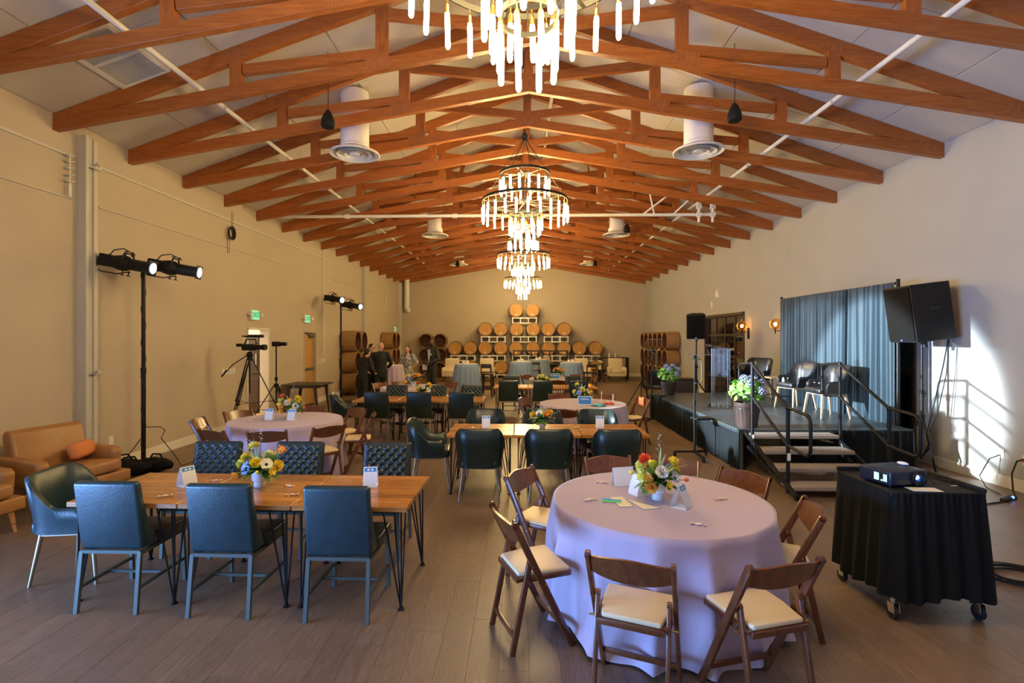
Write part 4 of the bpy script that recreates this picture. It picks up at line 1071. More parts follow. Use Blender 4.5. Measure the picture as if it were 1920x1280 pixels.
swr = Proto(make_sweet('candy_wrap')); swg = Proto(make_sweet('candy_gold'))
for (pr, x, y, z, r_, w) in ((swg, -2.60, 3.71, 0.731, 30, 'on the nearest table row, front left by the card'), (swr, -2.47, 4.12, 0.731, 10, 'on the nearest table row, behind the leaflet'), (swg, -1.80, 3.98, 0.731, -20, 'on the nearest table row, right of the vase'), (swr, -1.68, 3.76, 0.731, 15, 'on the nearest table row, front middle'),
        (swg, 0.50, 3.62, 0.753, 20, 'on the nearest round table, left of the markers'), (swr, 0.66, 4.06, 0.753, -15, 'on the nearest round table, back left'), (swr, 1.43, 3.66, 0.753, 10, 'on the nearest round table, right of the card'), (swr, 1.10, 3.16, 0.753, -20, 'on the nearest round table, at the front'),
        (swg, -3.65, 6.90, 0.753, 0, 'on the second round table, front left'), (swg, -3.72, 7.18, 0.753, 0, 'on the second round table, far left'), (swg, -0.60, 6.62, 0.731, 0, 'on the second table row, left end'), (swg, 0.74, 6.66, 0.731, 20, 'on the second table row, middle'), (swg, -2.95, 9.7, 0.731, 0, 'on the third table row')):
    pr.put((x, y, z), R(r_), 'small twist-wrapped sweet '+w, 'wrapped sweets on the tables')
q = MB(); q.grid(lambda u, v: ((u-0.5)*0.22+0.02*math.sin(v*7), (v-0.5)*0.16, 0.012+0.03*math.sin(PI*u)*math.sin(PI*v)+0.012*math.sin(u*9+v*5)), 10, 8)
tag(q.obj('crumpled_cloth', 'teal_plastic', None, 180, (1.33, 8.62, 0.753)), 'crumpled teal cloth beside the blue sign on the third round table', 'cloth')
q = MB(); q.grid(lambda u, v: ((u-0.5)*0.2, (v-0.5)*0.14, 0.01+0.03*math.sin(PI*u)*math.sin(PI*v)+0.01*math.sin(u*10)), 8, 6)
tag(q.obj('folded_cloth', 'red_cloth', None, 180, (1.55, 8.88, 0.753)), 'crumpled red cloth at the right of the third round table', 'cloth')
for k, (x, y) in enumerate(((1.50, 9.35), (1.63, 8.95))):
    t = thing('taper_candle', 'thin white stick standing on the third round table, %s one' % ['left', 'right'][k], 'candle', (x, y, 0.753))
    q = MB(); q.tube([(0, 0, 0.01), (0.008, 0, 0.17)], 0.006, 6); q.obj('stick', 'paper', t); q = MB(); q.lathe([(0.001, 0), (0.025, 0), (0.02, 0.01), (0.001, 0.012)], 12); q.obj('foot', 'paper', t)

# ================================================================ STAGE
SX0, SX1, SY0, SY1, SZ = 3.12, 5.56, 7.36, 12.24, 0.60
t = thing('stage', 'raised modular stage with dark deck and pleated black skirt, right side', 'stage', (SX0, SY0, 0))
w, d = (SX1-SX0)/2, (SY1-SY0)/4
for i in range(2):
    for j in range(4):
        q = MB(); q.box(((i+0.5)*w, (j+0.5)*d, SZ-0.03), (w-0.006, d-0.006, 0.06), bev=0.004, seg=1); q.obj('deck_panel', 'stage_deck', t, 0)
for (x0, y0, x1, y1) in ((0, 0, w*2, 0), (w*2, 0, w*2, d*4), (0, 0, 0, d*4), (0, 2*d, w*2, 2*d)):
    q = MB(); q.bar((x0, y0, SZ-0.006), (x1, y1, SZ-0.006), 0.016, 0.016, up=(0, 0, 1)); q.obj('edge_trim', 'grey_metal', t, 0)
def pleats(path, z0, z1, amp, wl_, jitter=0.4, flare=0.0, m=8, seed=3):
    rr = random.Random(seed); P = [Vector((p[0], p[1], 0)) for p in path]
    pts = []; L = 0
    for a, b in zip(P[:-1], P[1:]):
        n = max(2, int((b-a).length/(wl_/6)))
        nn = Vector(((b-a).y, -(b-a).x, 0)).normalized()
        for k in range(n): pts.append((a+(b-a)*k/n, nn, L+(b-a).length*k/n))
        L += (b-a).length
    pts.append((P[-1], pts[-1][1], L))
    ph = 0; phs = []
    for i, p in enumerate(pts):
        if i: ph += (p[2]-pts[i-1][2])/wl_*2*PI*(1+jitter*math.sin(p[2]*7.3)+0.3*math.sin(p[2]*17.1+1))
        phs.append(ph)
    def mk(off):
        rows = []
        for j in range(m+1):
            t_ = j/m; row = []
            for p, h in zip(pts, phs):
                a = amp*(0.5+0.5*t_)*(1.7*(1-abs(math.sin(h*0.5)))**1.2-0.5+0.25*math.sin(2.1*h+t_*1.5))
                q_ = p[0]+p[1]*(a+flare*t_+off+0.01); row.append((q_.x, q_.y, z1+(z0-z1)*t_+0.006*math.sin(h*0.5)*t_))
            rows.append(row)
        return rows
    q = MB(); rows = mk(0); n = len(pts)
    q.add([v for r_ in rows for v in r_], [(i*n+j, i*n+j+1, (i+1)*n+j+1, (i+1)*n+j) for i in range(m) for j in range(n-1)])
    return q
q = pleats([(0, d*4), (0, 0.0)], 0.02, SZ-0.01, 0.034, 0.10, seed=4); 
q2 = [(-(a[0]), a[1], a[2]) for a in q.v]; q.v = q2; q.obj('skirt', 'skirt_black', t, 180)
q = pleats([(1.38, 0), (w*2, 0)], 0.02, SZ-0.01, 0.03, 0.10, seed=5); q.obj('skirt', 'skirt_black', t, 180)
q = pleats([(0, d*4), (w*2, d*4)], 0.02, SZ-0.01, -0.022, 0.09, seed=6); q.obj('skirt', 'skirt_black', t, 180)
for (x, y) in ((0.05, 0.03), (w*2-0.05, 0.03), (0.05, d*2), (w*2-0.05, d*2), (0.05, d*4-0.05), (w*2-0.05, d*4-0.05)):
    q = MB(); q.box((x, y, SZ/2-0.03), (0.045, 0.045, SZ-0.06)); 
    for k in range(14 if y < 0.1 else 0): q.tube([(x, y-0.024, 0.05+k*0.035), (x, y-0.021, 0.05+k*0.035)], 0.007, 6)
    q.obj('leg', 'grey_metal', t, 0)
# steps
t = thing('stage_steps', 'folding metal steps with four tan treads and black handrails, stage end', 'stairs', (3.22, 6.0, 0))
TR = [(1.13, 0.56), (0.80, 0.42), (0.44, 0.28), (0.12, 0.14)]
for (y, z) in TR:
    q = MB(); q.box((0.59, y+0.13, z-0.025), (1.16, 0.28, 0.05), bev=0.004, seg=1); q.box((0.59, y-0.012, z-0.028), (1.16, 0.01, 0.018)); q.obj('tread', 'stair_tread', t, 0)
for x in (0.0, 1.18):
    q = MB(); q.bar((x, 0.0, 0.05), (x, 1.36, 0.56), 0.03, 0.06); q.bar((x+0.03, 0.12, 0.03), (x+0.03, 1.34, 0.36), 0.025, 0.035)
    for k in range(4): q.bar((x, 0.12+0.33*k, 0.10+0.13*k), (x+0.03, 0.22+0.33*k, 0.04+0.10*k), 0.02, 0.02)
    q.tube([(x-0.02, 1.05, 0.46), (x-0.02, 0.86, 0.20)], 0.012, 6); q.obj('stringer', 'black_iron', t, 20)
    q = MB(); q.tube([(x, 0.05, 0.025), (x+0.05, 0.05, 0.025)], 0.022, 10); q.obj('foot', 'rubber', t)
for (x, nm) in ((0.02, 'left'), (1.22, 'right')):
    q = MB()
    yu, yl = 1.18, 0.24; r_ = 0.019
    q.tube([(x, yu, 0.42), (x, yu, 1.56)], 0.023, 10); q.tube([(x, yl, 0.03), (x, yl, 1.08)], 0.023, 10)
    q.tube([(x, yu, 1.53), (x, yl, 1.05)], r_, 10); q.tube([(x, yu, 1.08), (x, yl, 0.60)], r_, 10)
    def loop(y0, s, za, zb__, L):
        pts = [(x, y0, za)]; c = 0.09
        for k in range(7): a = PI/2*k/6; pts.append((x, y0+s*(L-c+c*math.sin(a)), za-0.0-c+c*math.cos(a)-0.03))
        for k in range(7): a = PI/2*k/6; pts.append((x, y0+s*(L-c+c*math.cos(a)), zb__+c-c*math.sin(a)-0.03))
        pts.append((x, y0, zb__)); return pts
    q.tube(loop(yu, 1, 1.55, 1.10, 0.42), r_, 10); q.tube(loop(yl, -1, 1.06, 0.60, 0.48), r_, 10)
    for (y, z) in ((yu, 1.53), (yl, 1.05), (yu, 1.09), (yl, 0.60)): q.sphere((x, y, z), 0.031, 10, 6)
    q.obj('handrail', 'black_iron', t)
q = MB(); q.box((0.02, 0.216, 0.47), (0.04, 0.003, 0.09)); q.obj('label_tag', 'paper', t, 0)
# drape and its pipe frame
t = thing('stage_drape', 'tall dark blue-black pleated drape on a pipe frame behind the stage', 'curtain', (5.66, 7.8, 0))
def drape_mb(y0, y1, seed):
    rr = random.Random(seed); n = 150; m = 14; rows = []
    for j in range(m+1):
        t_ = j/m; row = []
        for i in range(n+1):
            s = i/n; y = y0+(y1-y0)*s
            h = s*(y1-y0)/0.13*2*PI
            a = 0.028*math.sin(h+1.6*math.sin(s*9+seed))+0.016*math.sin(2.3*h+seed)+0.02*math.sin(s*11+seed*2)*t_
            if t_ < 0.06: a *= 0.5
            row.append((-0.02+a*(0.7+0.5*t_), y+0.01*math.sin(h*0.5+t_*2), 2.73-2.70*t_))
        rows.append(row)
    q = MB(); N = n+1
    q.add([v for r_ in rows for v in r_], [(i*N+j, (i+1)*N+j, (i+1)*N+j+1, i*N+j+1) for i in range(m) for j in range(n)]); return q
drape_mb(0.02, 1.16, 3).obj('panel', 'drape', t, 180); drape_mb(1.12, 2.3, 5).obj('panel', 'drape', t, 180); drape_mb(2.26, 3.38, 8).obj('panel', 'drape', t, 180)
q = MB(); q.tube([(0.02, 0, 2.72), (0.02, 3.4, 2.72)], 0.02, 8); q.tube([(0.02, 0, 0), (0.02, 0, 2.78)], 0.026, 10); q.tube([(0.02, 3.4, 0), (0.02, 3.4, 2.78)], 0.026, 10); q.box((0.02, 0, 0.005), (0.4, 0.4, 0.01)); q.box((0.02, 3.4, 0.005), (0.4, 0.4, 0.01)); q.obj('pipe_frame', 'black_iron', t)

# stage chairs, table, plants, lectern
tub_stage = Proto(make_tub('black_leather', 'black_leather', 'blond_wood', 0.15, 0.86, 0.60, 0.58, woodleg=True))
for (x, y, rz, w) in ((5.12, 11.25, 125, 'farthest one, beside the small white table'), (5.08, 9.55, 100, 'middle one, before the drape'), (5.05, 8.55, 92, 'nearest one, behind the handrail')):
    tub_stage.put((x, y, SZ), R(rz), 'black armchair with blond legs on the stage, '+w, 'black armchairs on the stage')
t = thing('side_table', 'small pale-topped side table between the armchairs on the stage', 'table', (5.20, 10.45, SZ))
q = MB(); q.box((0, 0, 0.50), (0.42, 0.42, 0.025), bev=0.004); q.obj('top', 'blond_wood', t, 0)
for (a, b) in ((-1, -1), (1, -1), (-1, 1), (1, 1)):
    q = MB(); q.bar((a*0.17, b*0.17, 0), (a*0.17, b*0.17, 0.49), 0.022, 0.022); q.obj('leg', 'black_iron', t, 0)
q = MB(); q.box((0, -0.17, 0.14), (0.34, 0.02, 0.02)); q.box((0, 0.17, 0.14), (0.34, 0.02, 0.02)); q.obj('stretcher', 'black_iron', t, 0)
for k, (x, y) in enumerate(((4.93, 9.50), (4.90, 9.60), (4.92, 8.50), (4.90, 8.60))):
    t = thing('drink_bottle', 'small clear bottle on the seat of the %s stage armchair, %s one' % (['middle', 'middle', 'nearest', 'nearest'][k], ['left', 'right'][k % 2]), 'bottle', (x, y, SZ+0.487))
    q = MB(); q.lathe([(0.001, 0), (0.022, 0), (0.024, 0.01), (0.022, 0.05), (0.010, 0.068), (0.001, 0.07)], 12); q.obj('body', 'petal_cream' if k == 1 else 'clear_glass', t); q = MB(); q.lathe([(0.001, 0.068), (0.011, 0.068), (0.011, 0.08), (0.001, 0.08)], 10); q.obj('cap', 'paper', t)
hyd = MB()
for k in range(46):
    a = k*2.39996; z = 1-2*(k+0.5)/46
    if z < -0.3: continue
    rr_ = math.sqrt(1-z*z); c = Vector((rr_*math.cos(a), rr_*math.sin(a), z))*0.06
    Mx = Matrix.Translation(c) @ c.to_track_quat('Z', 'Y').to_matrix().to_4x4()
    for j in range(4): petal(hyd, 0.001, 0.014, 0.015, 0.002, PI/2*j, M=Mx)
hyd_me = hyd.mesh('flower_head', 'petal_blue', 180)
def hydrangea(loc, label, potm, pr, ph, seed, hs, bands=True):
    t = thing('potted_hydrangea', label, 'potted plant', loc)
    q = MB(); q.lathe([(0.001, 0.0), (pr*0.74, 0.0), (pr*0.98, ph*0.82), (pr, ph*0.84), (pr, ph), (pr*0.93, ph), (pr*0.92, ph*0.9), (0.001, ph*0.9)], 24); q.obj('pot', potm, t, 30)
    if bands:
        q = MB()
        for k in range(20):
            a = 2*PI*k/20; q.bar((pr*0.76*math.cos(a), pr*0.76*math.sin(a), 0.01), (pr*0.99*math.cos(a), pr*0.99*math.sin(a), ph*0.8), pr*0.27, 0.012, up=(math.cos(a), math.sin(a), 0))
        q.obj('stave', potm, t, 0)['kind'] = 'stuff'
        q = MB(); q.lathe([(pr*1.0, ph*0.74), (pr*1.03, ph*0.76), (pr*1.02, ph*0.80), (pr*0.99, ph*0.8)], 24); q.obj('band', 'black_iron', t)
    q = MB(); q.lathe([(0.001, ph*0.92), (pr*0.92, ph*0.91)], 16); q.obj('soil', 'soil', t)
    rr = random.Random(seed); q = MB(); Rc = 0.22*hs
    for k in range(230):
        v = Vector((rr.gauss(0, 1), rr.gauss(0, 1), rr.gauss(0, 1))).normalized()
        if v.z < -0.55: v.z = -v.z
        c = Vector((0, 0, ph+0.15*hs))+Vector((v.x*Rc, v.y*Rc, v.z*Rc*0.85))*rr.uniform(0.72, 1.05)
        M_ = Matrix.Translation(c) @ (v+Vector((rr.uniform(-.6, .6), rr.uniform(-.6, .6), rr.uniform(0, .8)))).to_track_quat('Z', 'X').to_matrix().to_4x4() @ Matrix.Rotation(rr.random()*6.28, 4, 'Z')
        l = 0.105*rr.uniform(0.7, 1.1); w_ = 0.075
        q.grid(lambda u, v_: (l*(u-0.5), w_*(v_-0.5)*math.sin(PI*(0.06+0.88*u)), -0.25*l*(u-0.5)**2*4*0.5+0.12*w_*abs(v_-0.5)), 4, 2, M_)
    lf_ = q.obj('leaf', 'bright_leaf', t, 180); lf_['kind'] = 'stuff'
    q = MB()
    for k in range(9): a = k*0.7; q.tube([(0.02*math.cos(a), 0.02*math.sin(a), ph*0.9), (0.12*hs*math.cos(a), 0.12*hs*math.sin(a), ph+0.16*hs)], 0.006, 5)
    q.obj('stem', 'leaf', t)
    for (a, e, r_) in ((-100, 35, 0.235), (-60, 10, 0.23), (-130, 60, 0.22), (20, 60, 0.22), (-20, 35, 0.23)):
        v = Vector((math.cos(R(a))*math.cos(R(e)), math.sin(R(a))*math.cos(R(e)), math.sin(R(e)))); p = Vector((0, 0, ph+0.14*hs))+v*r_*hs
        inst('flower_head', hyd_me, t, p, v.to_track_quat('Z', 'Y').to_euler())
hydrangea((3.40, 11.72, SZ), 'blue hydrangea in a dark pot at the far corner of the stage', 'planter_dark', 0.17, 0.30, 3, 1.05, False)
hydrangea((3.33, 7.56, SZ), 'leafy hydrangea in a brown wooden bucket at the top of the steps', 'planter_wood', 0.175, 0.36, 8, 1.05)
t = thing('acrylic_lectern', 'clear acrylic lectern standing on the stage', 'lectern', (3.80, 9.75, SZ))
t.rotation_euler = (0, 0, R(62))
for (x, y) in ((-0.18, -0.12), (0.18, -0.12)):
    q = MB(); q.box((x, y+0.12, 0.56), (0.014, 0.28, 1.08), bev=0.002, seg=1); q.obj('side_panel', 'acrylic', t, 0)
q = MB(); q.box((0, 0.13, 0.56), (0.36, 0.014, 1.08), bev=0.002, seg=1); q.obj('front_panel', 'acrylic', t, 0)
q = MB(); q.box((0, 0.0, 1.12), (0.62, 0.44, 0.025), rot=(R(12), 0, 0), bev=0.003); q.obj('top', 'acrylic', t, 0)
q = MB(); q.box((0, 0.0, 0.62), (0.34, 0.24, 0.012)); q.obj('shelf', 'acrylic', t, 0)
q = MB(); q.box((0, 0.02, 0.012), (0.56, 0.40, 0.02), bev=0.003); q.obj('base', 'acrylic', t, 0)
q = MB()
for x in (-0.18, 0.18):
    for y in (-0.15, 0.13): q.box((x, y, 0.56), (0.009, 0.009, 1.08))
for k in range(14): q.sphere((-0.27+0.042*k, -0.2, 1.09), 0.011, 6, 4)
for (x, y) in ((-0.1, 0.02), (0.0, -0.05), (0.1, 0.04), (0.04, 0.1)): q.sphere((x, y, 0.03), 0.016, 6, 4)
q.obj('polished_edge', 'chrome', t)
# teleprompter stands
def prompter(loc, rz, label, h):
    t = thing('teleprompter_stand', label, 'stand', loc, rz)
    q = MB()
    for k in range(3):
        a = 2*PI*k/3+0.5; q.bar((0, 0, 0.10), (0.30*math.cos(a), 0.30*math.sin(a), 0.07), 0.03, 0.03)
    q.obj('base', 'black_iron', t, 20)
    for k in range(3):
        a = 2*PI*k/3+0.5; q = MB(); c = (0.30*math.cos(a), 0.30*math.sin(a)); q.tube([(c[0]-0.012, c[1], 0.035), (c[0]+0.012, c[1], 0.035)], 0.034, 14); q.box((c[0], c[1], 0.06), (0.035, 0.03, 0.03)); q.obj('caster', 'rubber', t)
    q = MB(); q.tube([(0, 0, 0.08), (0, 0, h*0.55)], 0.016, 10); q.tube([(0, 0, h*0.5), (0, 0, h)], 0.012, 10); q.tube([(0, 0, h*0.53), (0, 0, h*0.57)], 0.024, 10); q.tube([(0, 0, h*0.36), (0, 0, h*0.40)], 0.024, 10); q.obj('pole', 'black_iron', t)
    q = MB(); q.tube([(0.0, -0.02, h-0.02), (0.09, -0.02, h-0.05), (0.11, -0.02, h-0.12), (0.11, -0.02, h-0.38), (0.06, -0.02, h-0.42), (0, -0.02, h-0.42)], 0.009, 8); q.obj('bracket', 'grey_metal', t)
    q = MB(); q.box((0.13, 0, h*0.39), (0.30, 0.22, 0.03), bev=0.006); q.obj('monitor_tray', 'black_plastic', t, 0)
    q = MB(); q.box((0.02, 0.0, h+0.15), (0.36, 0.006, 0.30), rot=(R(-38), 0, 0)); q.obj('glass_panel', 'clear_glass', t, 0)
    q = MB(); Mr = Matrix.Translation((0.02, 0, h+0.15)) @ Matrix.Rotation(R(-38), 4, 'X')
    q.tube([(-0.18, 0, -0.15), (0.18, 0, -0.15), (0.18, 0, 0.15), (-0.18, 0, 0.15)], 0.005, 6, closed=True, M=Mr); q.obj('glass_edge', 'chrome', t)
    q = MB(); q.box((0, 0, h), (0.06, 0.05, 0.07), bev=0.01); q.obj('clamp', 'black_plastic', t)
prompter((2.78, 8.17, 0), R(8), 'teleprompter glass on a wheeled pole stand, nearer one before the stage', 1.60)
prompter((2.96, 11.47, 0), R(-40), 'teleprompter glass on a wheeled pole stand, farther one at the stage corner', 1.60)
# loudspeakers
def loudspeaker(loc, rz, tilt, label, w=0.62, h=0.78, dp=0.48):
    t = thing('loudspeaker', label, 'speaker', loc, rz)
    M_ = Matrix.Rotation(tilt, 4, 'X')
    q = MB(); q.prism([(-w/2, -dp/2), (w/2, -dp/2), (w*0.34, dp/2), (-w*0.34, dp/2)], -h/2, h/2, 'Z', bev=0.012, M=M_); q.obj('cabinet', 'black_plastic', t, 40)
    q = MB(); q.box((0, -dp/2-0.008, 0), (w-0.05, 0.014, h-0.05), bev=0.005, M=M_); q.obj('grille', 'speaker_grille', t, 40)
    q = MB(); q.box((0, -dp/2-0.018, -h/2+0.035), (0.028, 0.006, 0.012), M=M_); q.obj('power_led', 'blue_led', t, 0)
    q = MB(); q.tube([(0, 0, -h/2-0.10), (0, 0, -h/2+0.02)], 0.03, 10, M=M_); q.obj('pole_socket', 'black_plastic', t)
    for s in (-1, 1):
        q = MB(); q.box((s*w*0.43, 0.02, 0.05), (0.03, 0.14, 0.04), bev=0.008, M=M_); q.obj('handle', 'rubber', t)
def spk_stand(loc, label, h, legs=0.5, kind='speaker stand'):
    t = thing('speaker_stand', label, 'stand', loc)
    q = MB(); q.tube([(0, 0, 0.16), (0, 0, h*0.62)], 0.024, 12); q.tube([(0, 0, h*0.58), (0, 0, h)], 0.018, 12); q.obj('pole', 'black_iron', t)
    q = MB(); q.tube([(0, 0, h*0.575), (0, 0, h*0.625)], 0.034, 12); q.tube([(0, 0, h*0.6), (0.06, 0, h*0.6)], 0.01, 8); q.obj('collar', 'black_plastic', t)
    q = MB(); q.tube([(0, 0, 0.72), (0, 0, 0.80)], 0.036, 12); q.obj('collar', 'black_plastic', t)
    for k in range(3):
        a = 2*PI*k/3+0.4; c, s = math.cos(a), math.sin(a)
        q = MB(); q.bar((0.02*c, 0.02*s, 0.76), (legs*c, legs*s, 0.02), 0.012, 0.03); q.bar((0.02*c, 0.02*s, 0.22), (legs*0.55*c, legs*0.55*s, 0.35), 0.01, 0.02); q.obj('leg', 'black_iron', t, 20)
        q = MB(); q.sphere((legs*c, legs*s, 0.02), 0.02, 8, 5); q.obj('rubber_foot', 'rubber', t)
# crank-up stand with a straight heavy base near the wall (big speaker)
loudspeaker((5.72, 7.42, 2.26), R(-96), R(7), 'large black loudspeaker tilted down on a pole beside the drape', 0.62, 0.80, 0.56)
spk_stand((5.80, 7.50, 0), 'tall black pole stand carrying the large loudspeaker', 1.83, 0.30)
loudspeaker((4.78, 13.9, 2.22), R(-22), R(8), 'black loudspeaker on a tripod beyond the stage, by the glazed door', 0.48, 0.66, 0.42)
spk_stand((4.78, 13.9, 0), 'black tripod stand under the farther loudspeaker', 1.86, 0.62)
q = MB(); q.tube([(6.02, 7.45, 2.42), (6.07, 7.35, 2.35), (6.07, 7.35, 2.0), (6.0, 7.38, 1.5), (5.92, 7.45, 0.9), (5.86, 7.5, 0.5)], 0.008, 6); q.tube([(6.07, 7.35, 2.0), (6.03, 7.36, 1.4), (5.95, 7.42, 0.8), (5.88, 7.47, 0.55)], 0.006, 6)
tag(q.obj('speaker_cable', 'rubber'), 'black cable hanging from the large loudspeaker to its stand', 'cable')
q = MB(); q.tube([(5.80, 7.35, 0.01), (5.6, 6.9, 0.01), (5.3, 6.5, 0.012), (4.9, 5.9, 0.01), (4.3, 5.2, 0.01), (3.6, 4.5, 0.01), (3.1, 4.3, 0.01)], 0.012, 6); q.tube([(5.80, 7.3, 0.01), (5.7, 6.8, 0.01), (5.5, 6.4, 0.012), (5.2, 5.9, 0.01), (4.5, 5.0, 0.01), (3.7, 4.4, 0.01)], 0.009, 6)
tag(q.obj('floor_cable', 'rubber'), 'black cables running over the floor from the projector cart to the wall', 'cable')
q = MB(); q.tube([(6.16, 6.38, 0.42), (6.05, 6.36, 0.40), (5.98, 6.35, 0.25), (5.95, 6.3, 0.05), (5.85, 6.15, 0.012), (5.5, 6.0, 0.012), (5.2, 5.9, 0.012)], 0.010, 6); q.tube([(6.16, 6.70, 0.40), (6.05, 6.72, 0.35), (5.95, 6.75, 0.12), (5.9, 6.6, 0.012), (5.8, 6.3, 0.012)], 0.006, 6)
tag(q.obj('power_cable', 'rubber'), 'black power leads dropping from the right wall outlets to the floor', 'cable')
t = thing('power_strip', 'small black power strip with blue light on the floor by the right wall', 'power strip', (5.72, 6.12, 0), R(30))
q = MB(); q.box((0, 0, 0.02), (0.28, 0.06, 0.035), bev=0.006); q.obj('body', 'black_plastic', t); q = MB(); q.sphere((0.05, -0.028, 0.035), 0.016, 8, 5); q.obj('indicator', 'blue_led', t)
q = MB()
for k in range(7):
    r_ = 0.13+0.012*k; q.tube([(3.95+0.02*math.sin(k*2)+r_*1.25*math.cos(a), 4.15+0.015*math.cos(k*3)+r_*math.sin(a), 0.012+0.009*(k % 4)) for a in [2*PI*j/26 for j in range(26)]], 0.006, 5, closed=True)
q.tube([(3.8, 4.1, 0.02), (3.55, 4.05, 0.01), (3.3, 3.95, 0.01)], 0.006, 5); q.tube([(4.1, 4.2, 0.02), (4.5, 4.3, 0.01), (5.2, 4.2, 0.01)], 0.006, 5)
tag(q.obj('cable_coil', 'rubber'), 'coiled black cable on the floor right of the skirted cart', 'cable')
# projector cart
t = thing('projector_cart', 'wheeled cart with pleated black skirt carrying the projector', 'cart', (2.82, 3.80, 0)); W, D, H = 0.63, 0.60, 0.86
q = MB(); q.box((0, 0, H-0.02), (W, D, 0.04), bev=0.012); q.box((0, D/2-0.01, H+0.012), (W, 0.02, 0.03), bev=0.004); q.box((W/2-0.01, 0, H+0.012), (0.02, D, 0.03), bev=0.004); q.obj('top', 'black_plastic', t, 40)
rc = 0.06; path = []
for (cx, cy, a0) in ((-W/2+rc, D/2-rc, 90), (-W/2+rc, -D/2+rc, 180), (W/2-rc, -D/2+rc, 270), (W/2-rc, D/2-rc, 0)):
    for k in range(4): a = R(a0+30*k); path.append((cx+rc*math.cos(a), cy+rc*math.sin(a)))
path.append(path[0])
def cart_skirt():
    P = [Vector((p[0], p[1], 0)) for p in path]; L = [0]
    for a, b in zip(P[:-1], P[1:]): L.append(L[-1]+(b-a).length)
    n = 260; m = 12; vs = []; tot = L[-1]
    for j in range(m+1):
        t_ = j/m
        for i in range(n):
            d_ = tot*i/n; k = max(x for x in range(len(L)-1) if L[x] <= d_+1e-9); f_ = (d_-L[k])/(L[k+1]-L[k]); p = P[k]+(P[k+1]-P[k])*f_
            nn = Vector((p.x/W, p.y/D, 0)).normalized(); nn = (nn+Vector((1 if abs(p.x) > W/2-0.02 else 0, 0, 0))*math.copysign(1, p.x)+Vector((0, math.copysign(1, p.y) if abs(p.y) > D/2-0.02 else 0, 0))).normalized()
            big = math.sin(d_/tot*2*PI*22+1.2*math.sin(d_*9)); small = math.sin(d_/tot*2*PI*58+d_*5)
            a = 0.006*small*(1-0.7*t_)+0.020*big*t_**0.6+0.012+0.045*t_
            z = H-0.005-(H-0.16)*t_+0.02*math.sin(d_/tot*2*PI*5+1)*t_
            vs.append(tuple(p+nn*a+Vector((0, 0, z))))
    q = MB(); q.add(vs, [(j*n+i, j*n+(i+1) % n, (j+1)*n+(i+1) % n, (j+1)*n+i) for j in range(m) for i in range(n)]); return q
cart_skirt().obj('skirt', 'cart_cloth', t, 180)
q = MB()
for (x, y) in ((-1, -1), (1, -1), (-1, 1), (1, 1)): q.bar((x*(W/2-0.05), y*(D/2-0.05), 0.1), (x*(W/2-0.05), y*(D/2-0.05), H-0.04), 0.035, 0.035)
q.box((0, 0, 0.16), (W-0.1, D-0.1, 0.03)); q.obj('frame', 'black_iron', t, 0)
for (x, y) in ((-1, -1), (1, -1), (-1, 1), (1, 1)):
    cx, cy = x*(W/2-0.03), y*(D/2-0.03); q = MB(); q.tube([(cx-0.014, cy, 0.048), (cx+0.014, cy, 0.048)], 0.047, 18); w_ = q.obj('caster', 'rubber', t)
    q = MB(); q.prism([(-0.04, 0.05), (-0.03, 0.11), (0.03, 0.11), (0.012, 0.045)], cx-0.022, cx-0.017, 'X', M=Matrix.Translation((0, cy, 0))); q.prism([(-0.04, 0.05), (-0.03, 0.11), (0.03, 0.11), (0.012, 0.045)], cx+0.017, cx+0.022, 'X', M=Matrix.Translation((0, cy, 0))); q.tube([(cx, cy, 0.105), (cx, cy, 0.15)], 0.015, 8); q.obj('fork', 'chrome', w_)
t = thing('projector', 'dark digital projector with glowing blue lens on the skirted cart', 'projector', (2.69, 3.75, 0.862), R(14)); t.scale = (0.8,)*3
q = MB(); q.box((0, 0, 0.075), (0.40, 0.32, 0.125), bev=0.018, seg=3); q.obj('body', 'projector_blue', t, 40)
q = MB(); q.lathe([(0.066, 0.0), (0.066, 0.028), (0.055, 0.032), (0.050, 0.012), (0.001, 0.006)], 28, Matrix.Translation((0.085, -0.155, 0.072)) @ Matrix.Rotation(R(90), 4, 'X')); q.obj('lens_ring', 'black_plastic', t)
q = MB(); q.lathe([(0.052, 0.018), (0.035, 0.03), (0.001, 0.036)], 24, Matrix.Translation((0.085, -0.155, 0.072)) @ Matrix.Rotation(R(90), 4, 'X')); q.obj('lens', 'clear_glass', t)
q = MB(); q.lathe([(0.020, 0.0), (0.015, 0.010), (0.001, 0.014)], 16, Matrix.Translation((0.065, -0.168, 0.082)) @ Matrix.Rotation(R(90), 4, 'X')); q.obj('lamp_glow', 'projector_lens', t)
q = MB(); q.lathe([(0.048, 0.0), (0.02, 0.006), (0.001, 0.007)], 24, Matrix.Translation((0.085, -0.160, 0.072)) @ Matrix.Rotation(R(90), 4, 'X')); q.obj('lit_lens', 'lens_blue', t)
q = MB(); q.box((-0.201, -0.06, 0.075), (0.004, 0.15, 0.075), bev=0.001, seg=1); q.obj('vent_panel', 'black_plastic', t, 0)
q = MB()
for k in range(5): q.box((-0.204, -0.12+0.007*k*1.0, 0.075), (0.003, 0.004, 0.066-0.006*(k % 3)))
q.box((-0.204, -0.025, 0.075), (0.003, 0.045, 0.064)); q.box((-0.204, -0.075, 0.05), (0.003, 0.016, 0.014)); q.obj('lit_vent', 'projector_vent', t, 0)
for (x, y) in ((-0.16, -0.12), (0.16, -0.12), (-0.16, 0.12), (0.16, 0.12)):
    q = MB(); q.tube([(x, y, 0), (x, y, 0.02)], 0.012, 8); q.obj('foot', 'rubber', t)
paper((2.77, 3.565, 0.862), 0.20, 0.10, R(-4), 'folded paper lying in front of the projector', 'cream_paper')
